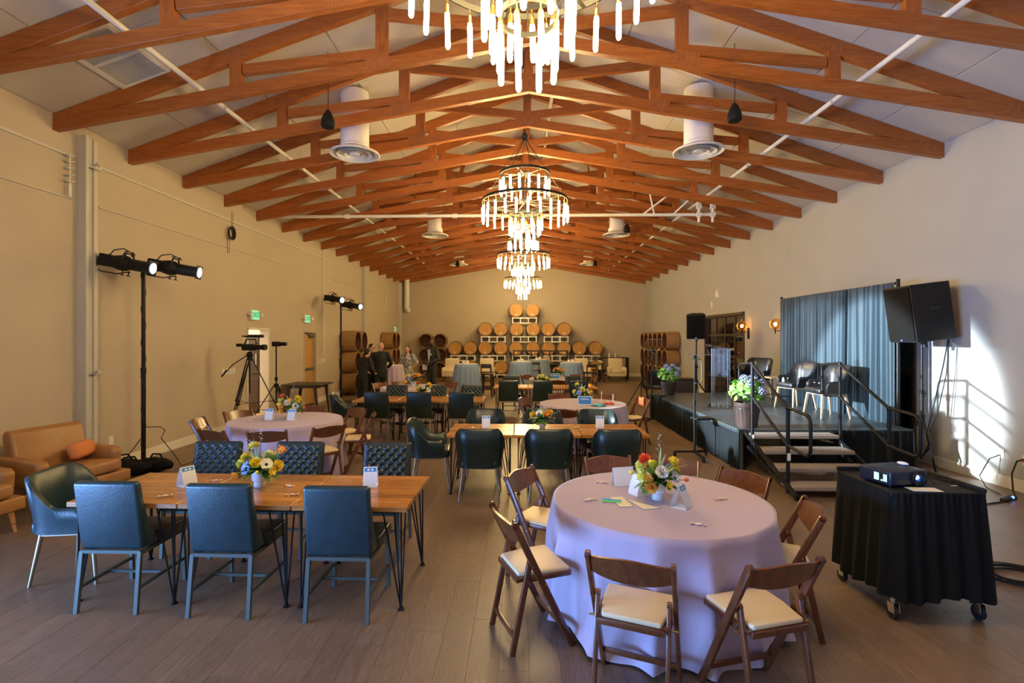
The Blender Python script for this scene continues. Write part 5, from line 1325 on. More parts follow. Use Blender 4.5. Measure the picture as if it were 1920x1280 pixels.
paper((3.05, 3.66, 0.862), 0.05, 0.012, R(5), 'small pale label strip on the cart top', 'cream_paper')
q = MB(); q.tube([(2.90, 3.95, 0.93), (3.0, 4.0, 0.9), (3.05, 3.9, 0.868), (3.12, 3.75, 0.868), (3.16, 3.9, 0.868)], 0.005, 6); q.tube([(2.88, 3.93, 0.93), (2.98, 3.98, 0.885), (3.02, 3.8, 0.868), (2.95, 3.7, 0.868)], 0.004, 6)
tag(q.obj('projector_cable', 'rubber'), 'thin black cables on the cart top behind the projector', 'cable')
t = thing('computer_mouse', 'small white mouse-shaped gadget on the right of the projector', 'gadget', (2.80, 3.80, 0.973), R(20)); t.scale = (0.8,)*3
q = MB(); q.sphere((0, 0, 0.014), (0.03, 0.05, 0.016), 12, 8); q.obj('shell', 'white_ceramic', t)
# boom/tripod stand at the far side of the aisle
t = thing('boom_stand', 'thin black tripod stand before the right-hand barrel stack', 'stand', (3.42, 14.2, 0))
q = MB(); q.tube([(0, 0, 0.55), (0, 0, 1.5)], 0.018, 8); q.tube([(-0.02, 0, 1.1), (0.32, 0, 1.62)], 0.013, 8); q.obj('pole', 'black_iron', t)
for k in range(3):
    a = 2*PI*k/3+0.8; q = MB(); q.tube([(0, 0, 0.75), (0.42*math.cos(a), 0.42*math.sin(a), 0.01)], 0.014, 8); q.obj('leg', 'black_iron', t)

# ---- sconces on the right wall
def make_sconce():
    t = thing('wall_sconce', '', 'lamp')
    q = MB(); q.box((-0.015, 0, 0), (0.03, 0.09, 0.30), bev=0.006); q.obj('back_plate', 'black_iron', t, 40)
    q = MB(); q.tube([(-0.02, 0, 0.04), (-0.20, 0, 0.04)], 0.009, 8); q.tube([(-0.19, 0, -0.02), (-0.19, 0, 0.10)], 0.014, 8); q.obj('arm', 'black_iron', t)
    q = MB(); c = (-0.19, 0, 0.20)
    for k in range(4):
        a = PI*k/4; q.tube([(c[0]+0.13*math.cos(b)*math.cos(a), 0.13*math.cos(b)*math.sin(a), c[2]+0.13*math.sin(b)) for b in [2*PI*j/24 for j in range(24)]], 0.005, 6, closed=True)
    q.tube([(c[0]+0.13*math.cos(b), 0.13*math.sin(b), c[2]) for b in [2*PI*j/24 for j in range(24)]], 0.006, 6, closed=True); q.tube([(c[0], 0, c[2]+0.12), (c[0], 0, c[2]+0.18)], 0.006, 6); q.obj('cage', 'brass', t)
    q = MB(); q.sphere(c, 0.115, 20, 14); q.obj('globe', 'amber_glass', t)
    q = MB(); q.lathe([(0.001, -0.03), (0.022, -0.02), (0.032, 0.02), (0.02, 0.05), (0.001, 0.06)], 12, Matrix.Translation((c[0], 0, c[2]-0.02))); q.obj('bulb', 'sconce_glow', t)
    return t
sn = Proto(make_sconce)
for (y, w) in ((13.9, 'between the glazed door and the drape, nearer the door'), (12.1, 'right beside the left edge of the drape'), (18.0, 'half hidden behind the farther loudspeaker'), (8.05, 'behind the large loudspeaker'), (5.6, 'just beyond the right edge of the view')):
    sn.put((XR, y, 2.02), 0, 'caged globe wall sconce, '+w, 'globe wall sconces')
q = MB(); q.tube([(XR-0.02, 12.1, 2.0), (XR-0.03, 12.1, 1.2)], 0.007, 6); q.sphere((XR-0.03, 12.1, 1.19), 0.02, 8, 5)
tag(q.obj('pull_cord', 'black_iron'), 'thin cord hanging from the sconce beside the drape', 'cord')
# ================================================================ LIGHT STANDS
def spot_fixture(loc, aim, label, power, deg):
    d = (Vector(aim)-Vector(loc)); yaw = math.atan2(d.y, d.x); pitch = -math.asin(d.z/d.length)
    t = thing('stage_spotlight', label, 'spotlight', loc); t.rotation_euler = (0, pitch, yaw)
    X = Matrix.Rotation(R(90), 4, 'Y')
    q = MB(); q.box((-0.26, 0, 0), (0.17, 0.16, 0.17), bev=0.02); q.lathe([(0.085, -0.18), (0.11, -0.08), (0.105, 0.0), (0.07, 0.06)], 18, X); q.obj('lamp_housing', 'black_plastic', t, 40)
    q = MB(); q.lathe([(0.072, 0.04), (0.080, 0.06), (0.080, 0.30), (0.088, 0.31), (0.088, 0.33), (0.07, 0.33)], 20, X); q.obj('lens_tube', 'black_plastic', t, 40)
    q = MB(); q.box((0.335, 0, 0), (0.012, 0.20, 0.20), bev=0.003); q.obj('colour_frame', 'black_iron', t, 40)
    q = MB(); q.lathe([(0.074, 0.348), (0.05, 0.356), (0.001, 0.36)], 20, X); q.obj('lens', 'spot_lens', t)
    q = MB()
    for s in (-1, 1):
        for x in (-0.04, 0.04): q.box((x, 0, s*0.135), (0.012, 0.012, 0.06)); q.box((x, 0, s*0.165), (0.05, 0.012, 0.012))
    q.obj('shutter_handle', 'black_iron', t, 0)
    q = MB(); q.tube([(0.0, 0.115, 0.0), (0, 0.125, 0.08), (0, 0.09, 0.14), (0, -0.09, 0.14), (0, -0.125, 0.08), (0, -0.115, 0)], 0.012, 8); q.obj('yoke', 'black_iron', t)
    q = MB(); q.tube([(-0.34, 0, 0), (-0.42, 0.0, -0.02), (-0.45, 0.02, -0.10), (-0.36, 0.05, -0.16), (-0.15, 0.06, -0.16), (0.0, 0.1, -0.10)], 0.009, 7); q.tube([(-0.25, 0, 0.08), (-0.2, 0, 0.16), (-0.08, 0.0, 0.20), (0.08, 0.0, 0.14)], 0.008, 7); q.obj('cable', 'rubber', t)
    dn = d.normalized(); p = Vector(loc)+dn*0.42
    spot_light('stage_spot_beam', p, aim, power, deg)
def light_stand(loc, label, h, bags):
    t = thing('light_stand', label, 'stand', loc)
    q = MB(); q.tube([(0, 0, 0.02), (0, 0, h*0.5)], 0.030, 14); q.tube([(0, 0, h*0.48), (0, 0, h)], 0.026, 14); q.tube([(0, 0, h*0.47), (0, 0, h*0.5)], 0.036, 12); q.obj('pole', 'black_iron', t)
    q = MB(); q.box((0, 0, h+0.01), (0.07, 0.42, 0.05), bev=0.01); q.obj('cross_bar', 'black_iron', t, 40)
    q = MB(); q.tube([(0.02*math.sin(k*0.9), 0.035*math.cos(k*0.9), 0.1+k*(h-0.2)/40) for k in range(41)], 0.009, 6); q.obj('cable', 'rubber', t)
    q = MB(); q.lathe([(0.001, 0), (0.30, 0), (0.30, 0.012), (0.05, 0.025), (0.03, 0.06)], 28); q.obj('base_plate', 'black_iron', t)
light_stand((-5.38, 7.22, 0), 'tall black light stand by the left wall, nearer one with sandbags', 2.95, True)
spot_fixture((-5.46, 7.02, 2.93), (6.1, 8.35, 0.85), 'black stage spotlight on the nearer stand, left one with a bright lens', 17000, 18)
spot_fixture((-5.12, 7.50, 2.93), (5.6, 9.9, 1.15), 'black stage spotlight on the nearer stand, right one with a bright lens', 3600, 17)
light_stand((-5.25, 15.0, 0), 'tall black light stand by the left wall, farther one near the barrels', 2.95, False)
spot_fixture((-5.38, 14.78, 3.03), (5.6, 8.75, 1.2), 'black stage spotlight on the farther stand, left and higher one', 2600, 15)
spot_fixture((-4.98, 15.12, 2.86), (5.6, 10.6, 1.2), 'black stage spotlight on the farther stand, right and lower one', 2600, 15)
for k, (x, y, rz, w) in enumerate(((-5.55, 7.05, 20, 'left of the pole'), (-5.12, 7.12, -15, 'right of the pole'), (-5.35, 6.92, 5, 'in front of the pole'))):
    t = thing('sandbag', 'black fabric sandbag slumped on the light stand base, '+w, 'sandbag', (x, y, 0.012), R(rz))
    def bag(u, v):
        a = 2*PI*v; s = math.sin(PI*min(max(u, 0.001), 0.999)); r1 = 0.30*(u-0.5)*2
        return (r1, 0.13*math.cos(a)*s**0.6, max(0.0, 0.09+0.09*math.sin(a)*s**0.5+0.015*math.sin(9*u+a*3)+0.05*abs(u-0.5)))
    q = MB(); q.grid(bag, 16, 14); q.obj('bag', 'cart_cloth', t, 180)
    q = MB(); q.tube([(-0.12, 0, 0.17), (-0.08, 0.01, 0.24), (0.06, 0.01, 0.25), (0.12, 0, 0.17)], 0.012, 6); q.obj('handle', 'cart_cloth', t)
q = MB(); q.tube([(-5.40, 7.22, 0.62), (-5.15, 7.25, 0.62), (-5.12, 7.3, 0.56), (-5.18, 7.3, 0.45), (-5.02, 7.35, 0.2), (-4.95, 7.4, 0.03), (-4.9, 8.0, 0.01), (-5.2, 8.6, 0.01)], 0.006, 6); q.tube([(-5.42, 7.22, 0.45), (-5.6, 7.2, 0.2), (-5.65, 7.2, 0.05)], 0.006, 6)
tag(q.obj('power_cable', 'rubber'), 'thin black cable looping from the nearer light stand to the floor', 'cable')

# ================================================================ CAMERA TRIPODS
def tripod(loc, label, h, spread, rz0, cat='tripod'):
    t = thing('tripod', label, cat, loc)
    q = MB(); q.tube([(0, 0, h*0.55), (0, 0, h)], 0.016, 8); q.tube([(0, 0, h-0.08), (0, 0, h)], 0.045, 10); q.obj('centre_column', 'black_iron', t)
    for k in range(3):
        a = 2*PI*k/3+rz0; c, s = math.cos(a), math.sin(a); w = Vector((-s, c, 0))*0.022
        top = Vector((0.04*c, 0.04*s, h-0.04)); foot = Vector((spread*c, spread*s, 0.02)); mid = top+(foot-top)*0.55
        q = MB(); q.tube([top+w, mid+w], 0.010, 6); q.tube([top-w, mid-w], 0.010, 6); q.tube([mid-(foot-top)*0.05, foot], 0.011, 6); q.tube([mid-w*1.4, mid+w*1.4], 0.02, 6); q.obj('leg', 'black_iron', t)
        q = MB(); q.tube([mid, (0.02*c, 0.02*s, mid.z-0.02)], 0.006, 5); q.obj('spreader', 'black_iron', t)
        q = MB(); q.sphere(foot, 0.025, 8, 5); q.obj('rubber_foot', 'rubber', t)
    return t
t = tripod((-5.08, 9.55, 0), 'tall camera tripod in front of the open white door', 1.55, 0.72, R(150))
q = MB(); q.tube([(0, 0, 1.6), (-0.25, -0.12, 1.40), (-0.42, -0.2, 1.18)], 0.010, 7); q.tube([(-0.34, -0.16, 1.30), (-0.42, -0.2, 1.18)], 0.017, 8); q.sphere((0, 0, 1.58), 0.06, 10, 7); q.obj('pan_head', 'black_iron', t)
t = thing('video_camera', 'black video camera with long microphone on the tall tripod', 'camera', (-5.08, 9.55, 1.66), R(-5))
q = MB(); q.box((0, 0, 0.06), (0.26, 0.12, 0.12), bev=0.015); q.obj('body', 'black_plastic', t, 40)
q = MB(); q.tube([(0.12, 0, 0.06), (0.26, 0, 0.06)], 0.045, 14); q.tube([(0.26, 0, 0.06), (0.33, 0, 0.06)], 0.055, 14); q.obj('lens', 'black_plastic', t)
q = MB(); q.tube([(-0.1, 0, 0.12), (-0.06, 0, 0.21), (0.12, 0, 0.21), (0.14, 0, 0.12)], 0.014, 8); q.obj('handle', 'black_plastic', t)
q = MB(); q.tube([(0.0, -0.04, 0.27), (0.30, -0.04, 0.27)], 0.030, 12); q.tube([(-0.12, -0.04, 0.27), (0.02, -0.04, 0.27)], 0.014, 8); q.obj('microphone', 'rubber', t)
q = MB(); q.box((-0.19, -0.02, 0.10), (0.09, 0.08, 0.06), bev=0.008); q.box((-0.10, 0.03, 0.26), (0.10, 0.08, 0.004), rot=(0, R(20), 0)); q.obj('viewfinder', 'black_plastic', t, 40)
t = tripod((-5.05, 10.55, 0), 'second slimmer tripod behind the camera tripod, at the open door', 0.95, 0.58, R(-40))
q = MB(); q.tube([(0, 0, 0.95), (0, 0, 1.72)], 0.014, 8); q.tube([(0, 0, 1.0), (0, 0, 1.08)], 0.03, 8); q.obj('extension_pole', 'black_iron', t)
t = thing('camera', 'small black camera on the slimmer tripod', 'camera', (-5.05, 10.55, 1.72), R(-5))
q = MB(); q.box((0, 0, 0.05), (0.15, 0.10, 0.10), bev=0.012); q.obj('body', 'black_plastic', t, 40); q = MB(); q.tube([(0.07, 0, 0.05), (0.22, 0, 0.05)], 0.04, 14); q.obj('lens', 'black_plastic', t)

# ================================================================ LOUNGE FURNITURE AT THE LEFT
def sofa(loc, rz, label, w, pillow=False):
    t = thing('lounge_chair', label, 'armchair', loc, rz)
    q = MB(); q.prism([(-0.38, 0.28), (-0.50, 0.84), (-0.44, 0.89), (-0.36, 0.86), (-0.22, 0.40), (-0.22, 0.28)], -w/2+0.02, w/2-0.02, 'X', bev=0.03, seg=3); q.obj('backrest', 'tan_leather', t, 50)
    q = MB(); q.box((0, 0.02, 0.40), (w-0.22, 0.70, 0.14), rot=(R(4), 0, 0), bev=0.04, seg=3); q.obj('seat_cushion', 'tan_leather', t, 50)
    q = MB(); q.box((0, -0.01, 0.275), (w, 0.74, 0.13), bev=0.02, seg=2); q.obj('frame', 'tan_leather', t, 50)
    for s in (-1, 1):
        q = MB(); q.prism([(-0.40, 0.30), (-0.44, 0.62), (0.12, 0.585), (0.16, 0.54), (0.14, 0.30)], s*(w/2)-0.06, s*(w/2)+0.06, 'X', bev=0.025, seg=3); q.obj('armrest', 'tan_leather', t, 50)
    for (x, y) in ((-1, -0.30), (1, -0.30), (-1, 0.30), (1, 0.30)):
        q = MB(); q.tube([(x*(w/2-0.1), y, 0.22), (x*(w/2-0.08), y*1.1, 0.0)], [0.026, 0.014], 10); q.obj('leg', 'acacia', t)
    return t
sofa((-5.08, 5.72, 0), R(-102), 'tan leather lounge chair by the left wall with an orange cushion', 0.80)
t = thing('cushion', 'flat orange-brown cushion lying on the tan lounge chair', 'cushion', (-5.16, 5.93, 0.485), R(-80))
q = MB(); q.box((0, 0, 0.10), (0.38, 0.12, 0.19), rot=(R(18), 0, 0), bev=0.055, seg=4); q.obj('cover', 'orange_cloth', t, 180)
sofa((-5.30, 4.62, 0), R(-98), 'tan leather lounge chair cut off by the left edge', 0.82)
# dark table by the wooden door
t = thing('dark_table', 'dark wooden table with splayed legs by the wooden door', 'table', (-5.28, 12.70, 0))
q = MB(); q.box((0, 0, 0.745), (0.98, 0.86, 0.028), bev=0.006); q.obj('top', 'dark_wood', t, 0)
q = MB(); q.box((0, -0.33, 0.70), (0.72, 0.02, 0.06)); q.box((0, 0.33, 0.70), (0.72, 0.02, 0.06)); q.box((-0.36, 0, 0.70), (0.02, 0.66, 0.06)); q.box((0.36, 0, 0.70), (0.02, 0.66, 0.06)); q.obj('apron', 'dark_wood', t, 0)
for (x, y) in ((-1, -1), (1, -1), (-1, 1), (1, 1)):
    q = MB(); q.prism([(-0.03, 0.73), (0.05, 0.73), (0.016, 0.0), (-0.016, 0.0)], -0.02, 0.02, 'Y', M=Matrix.Translation((x*0.40, y*0.36, 0)) @ Matrix.Rotation(-x*R(7), 4, 'Y') if x > 0 else Matrix.Translation((x*0.40, y*0.36, 0)) @ Matrix.Rotation(R(7), 4, 'Y') @ Matrix.Diagonal((-1, 1, 1, 1))); q.obj('leg', 'dark_wood', t, 0)

# ================================================================ BARRELS
def barrel_profile(r, L, bulge=1.12, inset=0.02):
    p = []
    for k in range(9):
        s = k/8; p.append((r*(1+(bulge-1)*math.sin(PI*s)), -L/2+L*s))
    return p
def make_barrel():
    t = thing('wine_barrel', '', 'barrel')
    X = Matrix.Rotation(R(90), 4, 'X')
    pr = barrel_profile(0.31, 0.90)
    q = MB(); q.lathe(pr, 28, X); q.lathe([(0.31, -0.45), (0.29, -0.45), (0.288, -0.425)], 28, X); q.lathe([(0.31, 0.45), (0.29, 0.45), (0.288, 0.425)], 28, X); q.obj('staves', 'oak_stave', t, 50)
    q = MB()
    for k in range(7):
        x0, x1 = -0.288+0.0823*k, -0.288+0.0823*(k+1)-0.003
        pts = [(x0, math.sqrt(max(0, 0.289**2-x0*x0))), (x1, math.sqrt(max(0, 0.289**2-x1*x1)))]
        poly = [(x0, -pts[0][1]), ((x0+x1)/2, -math.sqrt(max(0, 0.289**2-((x0+x1)/2)**2))), (x1, -pts[1][1]), (x1, pts[1][1]), ((x0+x1)/2, math.sqrt(max(0, 0.289**2-((x0+x1)/2)**2))), (x0, pts[0][1])]
        poly = [p for i, p in enumerate(poly) if i == 0 or (abs(p[0]-poly[i-1][0])+abs(p[1]-poly[i-1][1])) > 1e-4]
        q.prism(poly, -0.435-0.002*(k % 2), -0.42, 'Y')
    q.lathe([(0.001, -0.42), (0.29, -0.42)], 24, Matrix.Rotation(R(-90), 4, 'X')); q.obj('head', 'oak_head', t, 0)
    q = MB()
    for s in (-1, 1):
        for z in (0.43, 0.33, 0.22):
            rr = 0.312*(1+0.12*math.sin(PI*(z+0.45)/0.9)); q.lathe([(rr, s*z-0.02), (rr+0.005, s*z-0.02), (rr+0.005, s*z+0.02), (rr, s*z+0.02)], 28, X)
    q.obj('hoop', 'hoop', t, 50)
    q = MB(); q.box((0.0, -0.439, -0.19), (0.10, 0.003, 0.045)); q.obj('paper_label', 'paper', t, 0)
    return t
barrel = Proto(make_barrel)
def make_rack():
    t = thing('barrel_rack', '', 'rack')
    q = MB(); b = 0.045
    for y in (-0.38, 0.30):
        for z in (0.02, 0.26): q.box((0, y, z), (1.16, b, b))
        for x in (-0.562, -0.19, 0.19, 0.562): q.box((x, y, 0.14), (b, b, 0.25))
    for x in (-0.562, 0.562): q.box((x, -0.04, 0.26), (b, 0.7, b)); q.box((x, -0.04, 0.02), (b, 0.7, b))
    q.obj('frame', 'rack_white', t, 0)
    q = MB()
    for x in (-0.562, -0.19, 0.19, 0.562): q.box((x, -0.38, 0.285), (0.10, 0.05, 0.02))
    q.obj('cradle', 'rack_white', t, 0)
    return t
rack = Proto(make_rack)
BY = 24.75
ROWS = [('bottom row', 0.50, [(-3.04, -2.30), (-1.59, -0.855), (-0.12, 0.66), (1.395, 2.152), (2.88, 3.64)]),
        ('third row from the top', 1.40, [(-3.04, -2.30), (-1.59, -0.855), (-0.12, 0.66), (1.395, 2.152), (2.88, 3.64)]),
        ('second row from the top', 2.30, [(-1.59, -0.855), (-0.12, 0.66), (1.395, 2.152)]), ('top row', 3.20, [(-0.12, 0.66)])]
for (nm, z, prs) in ROWS:
    flat = [x for p in prs for x in p]
    for i, x in enumerate(flat):
        w = 'leftmost' if i == 0 else 'rightmost' if i == len(flat)-1 else ORD[i].replace('nearest', 'first')+' from left'
        barrel.put((x, BY, z), R(rnd.uniform(-2, 2)), 'oak wine barrel on back wall, %s in the %s' % (w, nm), 'barrels of the pyramid')
    for i, (a, b) in enumerate(prs):
        rack.put(((a+b)/2, BY-0.02, z-0.62), 0, 'white barrel rack, %s from left under the %s' % (['first', 'second', 'third', 'fourth', 'fifth'][i], nm), 'white barrel racks')
def make_open_barrel():
    t = thing('open_barrel', '', 'barrel')
    Y = Matrix.Rotation(R(90), 4, 'Y')   # mouth towards +X
    q = MB(); pr = [(0.345, -0.25), (0.358, -0.12), (0.352, 0.08), (0.33, 0.25)]
    q.lathe(pr, 28, Y); q.lathe([(0.33, 0.25), (0.308, 0.25)], 28, Y); q.obj('staves', 'oak_stave', t, 50)
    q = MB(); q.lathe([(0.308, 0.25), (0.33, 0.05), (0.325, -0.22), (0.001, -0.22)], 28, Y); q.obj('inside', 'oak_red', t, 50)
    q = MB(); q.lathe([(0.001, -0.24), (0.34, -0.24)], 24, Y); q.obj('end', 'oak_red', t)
    q = MB()
    for (r_, z) in ((0.343, 0.20), (0.358, 0.06), (0.361, -0.10), (0.352, -0.22)): q.lathe([(r_, z-0.015), (r_+0.005, z-0.015), (r_+0.005, z+0.015), (r_, z+0.015)], 28, Y)
    q.obj('hoop', 'oak_stave', t, 50)
    return t
ob = Proto(make_open_barrel)
R3 = ['bottom', 'middle', 'top']
for k, z in enumerate((0.40, 1.09, 1.78)):
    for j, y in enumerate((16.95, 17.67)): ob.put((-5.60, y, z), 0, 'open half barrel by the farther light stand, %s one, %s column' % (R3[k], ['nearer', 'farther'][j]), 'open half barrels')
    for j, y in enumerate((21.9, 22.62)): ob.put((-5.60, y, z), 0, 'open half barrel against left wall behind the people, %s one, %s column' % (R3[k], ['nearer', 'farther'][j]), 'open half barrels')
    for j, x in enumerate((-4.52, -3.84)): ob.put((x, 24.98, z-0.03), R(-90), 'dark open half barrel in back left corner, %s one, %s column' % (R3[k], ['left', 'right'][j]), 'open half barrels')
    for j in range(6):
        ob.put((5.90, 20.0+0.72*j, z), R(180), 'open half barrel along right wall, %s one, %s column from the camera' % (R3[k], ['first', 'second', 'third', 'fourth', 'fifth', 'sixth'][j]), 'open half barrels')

# ================================================================ BACK LOUNGE
def cocktail(loc, label, seed, m='blue_cloth', r0=0.37):
    t = thing('cocktail_table', 'cocktail table under '+label.replace('cocktail table', 'one').replace('on the', 'as the'), 'table', loc, 0, 'cocktail tables')
    q = MB(); q.lathe([(0.001, 1.045), (r0-0.01, 1.045), (r0-0.01, 1.06), (0.001, 1.06)], 28); q.obj('tabletop', 'white_enamel', t); q = MB(); q.tube([(0, 0, 0.02), (0, 0, 1.045)], 0.03, 10); q.lathe([(0.001, 0), (0.25, 0), (0.25, 0.02), (0.001, 0.03)], 20); q.obj('pedestal', 'black_iron', t)
    q = cloth_mesh(r0, 1.067, 0.02, 17, 0.13, seed, 120, 12); tag(q.obj('tablecloth', m, None, 180, loc), 'full-length '+label, 'tablecloth', 'cocktail table cloths')
    q = MB(); q.lathe([(0.001, 1.071), (r0-0.02, 1.071), (r0-0.02, 1.074), (0.001, 1.074)], 28); tag(q.obj('table_overlay', 'white_cloth', None, 30, loc), 'round white top cover on the '+label.replace('cloth on the ', ''), 'tablecloth', 'white top covers')
    for (dx, m2) in ((0.03, 'cream_paper'), (-0.09, 'paper')):
        t2 = thing('napkin_box', 'small box on the %s, %s one' % (label.replace('cloth on the ', ''), 'right' if dx > 0 else 'left'), 'box', (loc[0]+dx, loc[1]-0.05, 1.075)); q = MB(); q.box((0, 0, 0.05), (0.09, 0.07, 0.10 if dx > 0 else 0.06), bev=0.004); q.obj('box', m2, t2, 0); q = MB(); q.box((0, -0.036, 0.05), (0.06, 0.003, 0.03)); q.obj('label', 'paper', t2, 0)
cocktail((-1.66, 16.25, 0), 'pale blue cloth on the leftmost cocktail table', 31)
cocktail((0.08, 17.72, 0), 'pale blue cloth on the second cocktail table, in the middle', 32)
cocktail((0.76, 19.4, 0), 'pale blue cloth on the farthest cocktail table, behind the middle one', 33)
cocktail((1.78, 17.4, 0), 'pale blue cloth on the rightmost cocktail table', 34)
cocktail((-3.86, 15.45, 0), 'lavender cloth on the cocktail table among the people', 35, 'lavender', 0.34)
def make_armchair():
    t = thing('cream_armchair', '', 'armchair')
    q = MB(); q.prism([(-0.30, 0.40), (-0.42, 0.98), (-0.36, 1.0), (-0.29, 0.96), (-0.16, 0.42)], -0.31, 0.31, 'X', bev=0.03, seg=2); q.obj('backrest', 'cream_fabric', t, 50)
    q = MB(); q.box((0, 0.04, 0.42), (0.54, 0.58, 0.15), bev=0.04, seg=2); q.obj('seat_cushion', 'cream_fabric', t, 50)
    q = MB(); q.box((0, 0.0, 0.29), (0.74, 0.66, 0.14), bev=0.02); q.obj('frame', 'cream_fabric', t, 50)
    for s in (-1, 1): q = MB(); q.box((s*0.33, 0.02, 0.46), (0.10, 0.60, 0.30), bev=0.03, seg=2); q.obj('armrest', 'cream_fabric', t, 50)
    for (x, y) in ((-1, -1), (1, -1), (-1, 1), (1, 1)): q = MB(); q.tube([(x*0.30, y*0.26, 0.23), (x*0.32, y*0.29, 0)], [0.025, 0.015], 8); q.obj('leg', 'dark_wood', t)
    return t
ca = Proto(make_armchair)
for (x, y, w) in ((-2.95, 22.3, 'leftmost, behind the first cocktail table'), (-1.42, 22.4, 'second from the left, right of the first cocktail table'), (2.75, 22.4, 'behind the rightmost cocktail table'), (4.30, 22.6, 'rightmost, in front of the dark console')):
    ca.put((x, y, 0), R(180), 'cream upholstered wing armchair, '+w, 'cream armchairs before the barrels')
def make_stool():
    t = thing('bar_stool', '', 'stool')
    q = MB(); q.box((0, 0, 0.74), (0.36, 0.34, 0.05), bev=0.012); q.obj('seat', 'dark_wood', t, 40)
    for (x, y) in ((-1, -1), (1, -1), (-1, 1), (1, 1)): q = MB(); q.bar((x*0.14, y*0.13, 0.73), (x*0.20, y*0.19, 0), 0.03, 0.03); q.obj('leg', 'dark_wood', t, 0)
    q = MB()
    for s in (-1, 1): q.bar((-0.18, s*0.17, 0.26), (0.18, s*0.17, 0.26), 0.02, 0.03); q.bar((s*0.18, -0.17, 0.32), (s*0.18, 0.17, 0.32), 0.02, 0.03)
    q.obj('footrest', 'dark_wood', t, 0)
    q = MB(); q.box((0, -0.18, 0.98), (0.36, 0.025, 0.10), bev=0.006); q.bar((-0.16, -0.16, 0.75), (-0.16, -0.18, 1.0), 0.03, 0.025); q.bar((0.16, -0.16, 0.75), (0.16, -0.18, 1.0), 0.03, 0.025); q.obj('backrest', 'dark_wood', t, 0)
    return t
stl = Proto(make_stool)
for (x, y, w) in ((-1.02, 16.4, 'right of the leftmost cocktail table'), (0.60, 18.5, 'between the two middle cocktail tables'), (2.35, 17.0, 'right of the rightmost cocktail table'), (-1.05, 17.1, 'behind the first stool on the left')):
    stl.put((x, y, 0), R(rnd.uniform(-20, 20)), 'dark wooden bar stool, '+w, 'dark bar stools')
t = thing('console_table', 'dark console table behind the rightmost cream armchair', 'table', (4.35, 23.6, 0))
q = MB(); q.box((0, 0, 0.98), (1.35, 0.42, 0.05), bev=0.006); q.obj('top', 'dark_wood', t, 0)
for x in (-0.62, 0.62):
    for y in (-0.17, 0.17): q = MB(); q.box((x, y, 0.48), (0.07, 0.05, 0.96)); q.obj('leg', 'dark_wood', t, 0)
q = MB(); q.box((0, 0, 0.18), (1.2, 0.36, 0.04)); q.obj('shelf', 'dark_wood', t, 0)
for k in range(5):
    t = thing('glass_vase', 'small glass vase on the console, %s from left' % ['first', 'second', 'third', 'fourth', 'fifth'][k], 'vase', (4.0+0.14*k, 23.55, 1.006)); q = MB(); q.lathe([(0.001, 0), (0.04, 0), (0.045, 0.05), (0.02, 0.10), (0.028, 0.14+0.05*(k % 2))], 14); q.obj('body', 'white_ceramic' if k % 2 else 'amber_glass', t); q = MB(); q.lathe([(0.026, 0.14+0.05*(k % 2)), (0.032, 0.15+0.05*(k % 2))], 12); q.obj('lip', 'white_ceramic', t)
t = thing('bar_shelf', 'dark open shelving unit behind the middle cocktail tables', 'shelf', (0.95, 22.6, 0))
q = MB()
for z in (0.1, 0.75, 1.32): q.box((0, 0, z), (2.4, 0.4, 0.05))
q.obj('board', 'dark_wood', t, 0)
for x in (-1.18, -0.4, 0.4, 1.18): q = MB(); q.box((x, 0, 0.68), (0.05, 0.38, 1.34)); q.obj('upright', 'dark_wood', t, 0)
q = MB(); q.box((0, 0.19, 0.4), (2.3, 0.02, 0.6)); q.obj('back_board', 'dark_wood', t, 0)
t = thing('wooden_crate_panel', 'pale square wooden panel with a round mark on the dark shelving', 'panel', (1.22, 22.38, 0.79)); q = MB(); q.box((0, 0, 0.14), (0.28, 0.03, 0.28), bev=0.004); q.obj('board', 'blond_wood', t, 0); q = MB(); q.lathe([(0.05, -0.018), (0.07, -0.018)], 20, Matrix.Translation((0, 0, 0.14)) @ Matrix.Rotation(R(-90), 4, 'X')); q.obj('round_mark', 'oak_head', t, 0)
t = thing('side_table', 'dark low side table with crossed legs, left of the rightmost armchair', 'table', (3.42, 21.9, 0))
q = MB(); q.lathe([(0.001, 0.52), (0.30, 0.52), (0.30, 0.55), (0.001, 0.55)], 24); q.obj('top', 'dark_wood', t, 30)
for s in (-1, 1): q = MB(); q.bar((-0.26*s, 0, 0.02), (0.26*s, 0, 0.52), 0.04, 0.05); q.bar((0, -0.26*s, 0.02), (0, 0.26*s, 0.52), 0.05, 0.04); q.obj('leg', 'dark_wood', t, 0)
t = thing('bud_vase', 'small cream vase of flowers on the dark side table', 'vase', (3.46, 21.85, 0.552)); q = MB(); q.lathe([(0.001, 0), (0.05, 0), (0.06, 0.08), (0.03, 0.16), (0.035, 0.2)], 14); q.obj('body', 'petal_cream', t)
for k in range(5): inst('bloom', bloom('rose', 'petal_cream'), t, (0.06*math.cos(k*1.3), 0.06*math.sin(k*1.3), 0.27+0.03*(k % 3)), (0.2, 0.2*k, 0)).scale = (1.6,)*3
t = thing('dark_armchair', 'dark metal-armed lounge chair in front of the right-hand barrels', 'armchair', (4.10, 15.6, 0), R(150))
q = MB(); q.box((0, 0, 0.42), (0.55, 0.55, 0.12), bev=0.03); q.obj('seat', 'black_leather', t, 40); q = MB(); q.box((0, -0.28, 0.68), (0.55, 0.08, 0.45), rot=(R(-10), 0, 0), bev=0.03); q.obj('backrest', 'black_leather', t, 40)
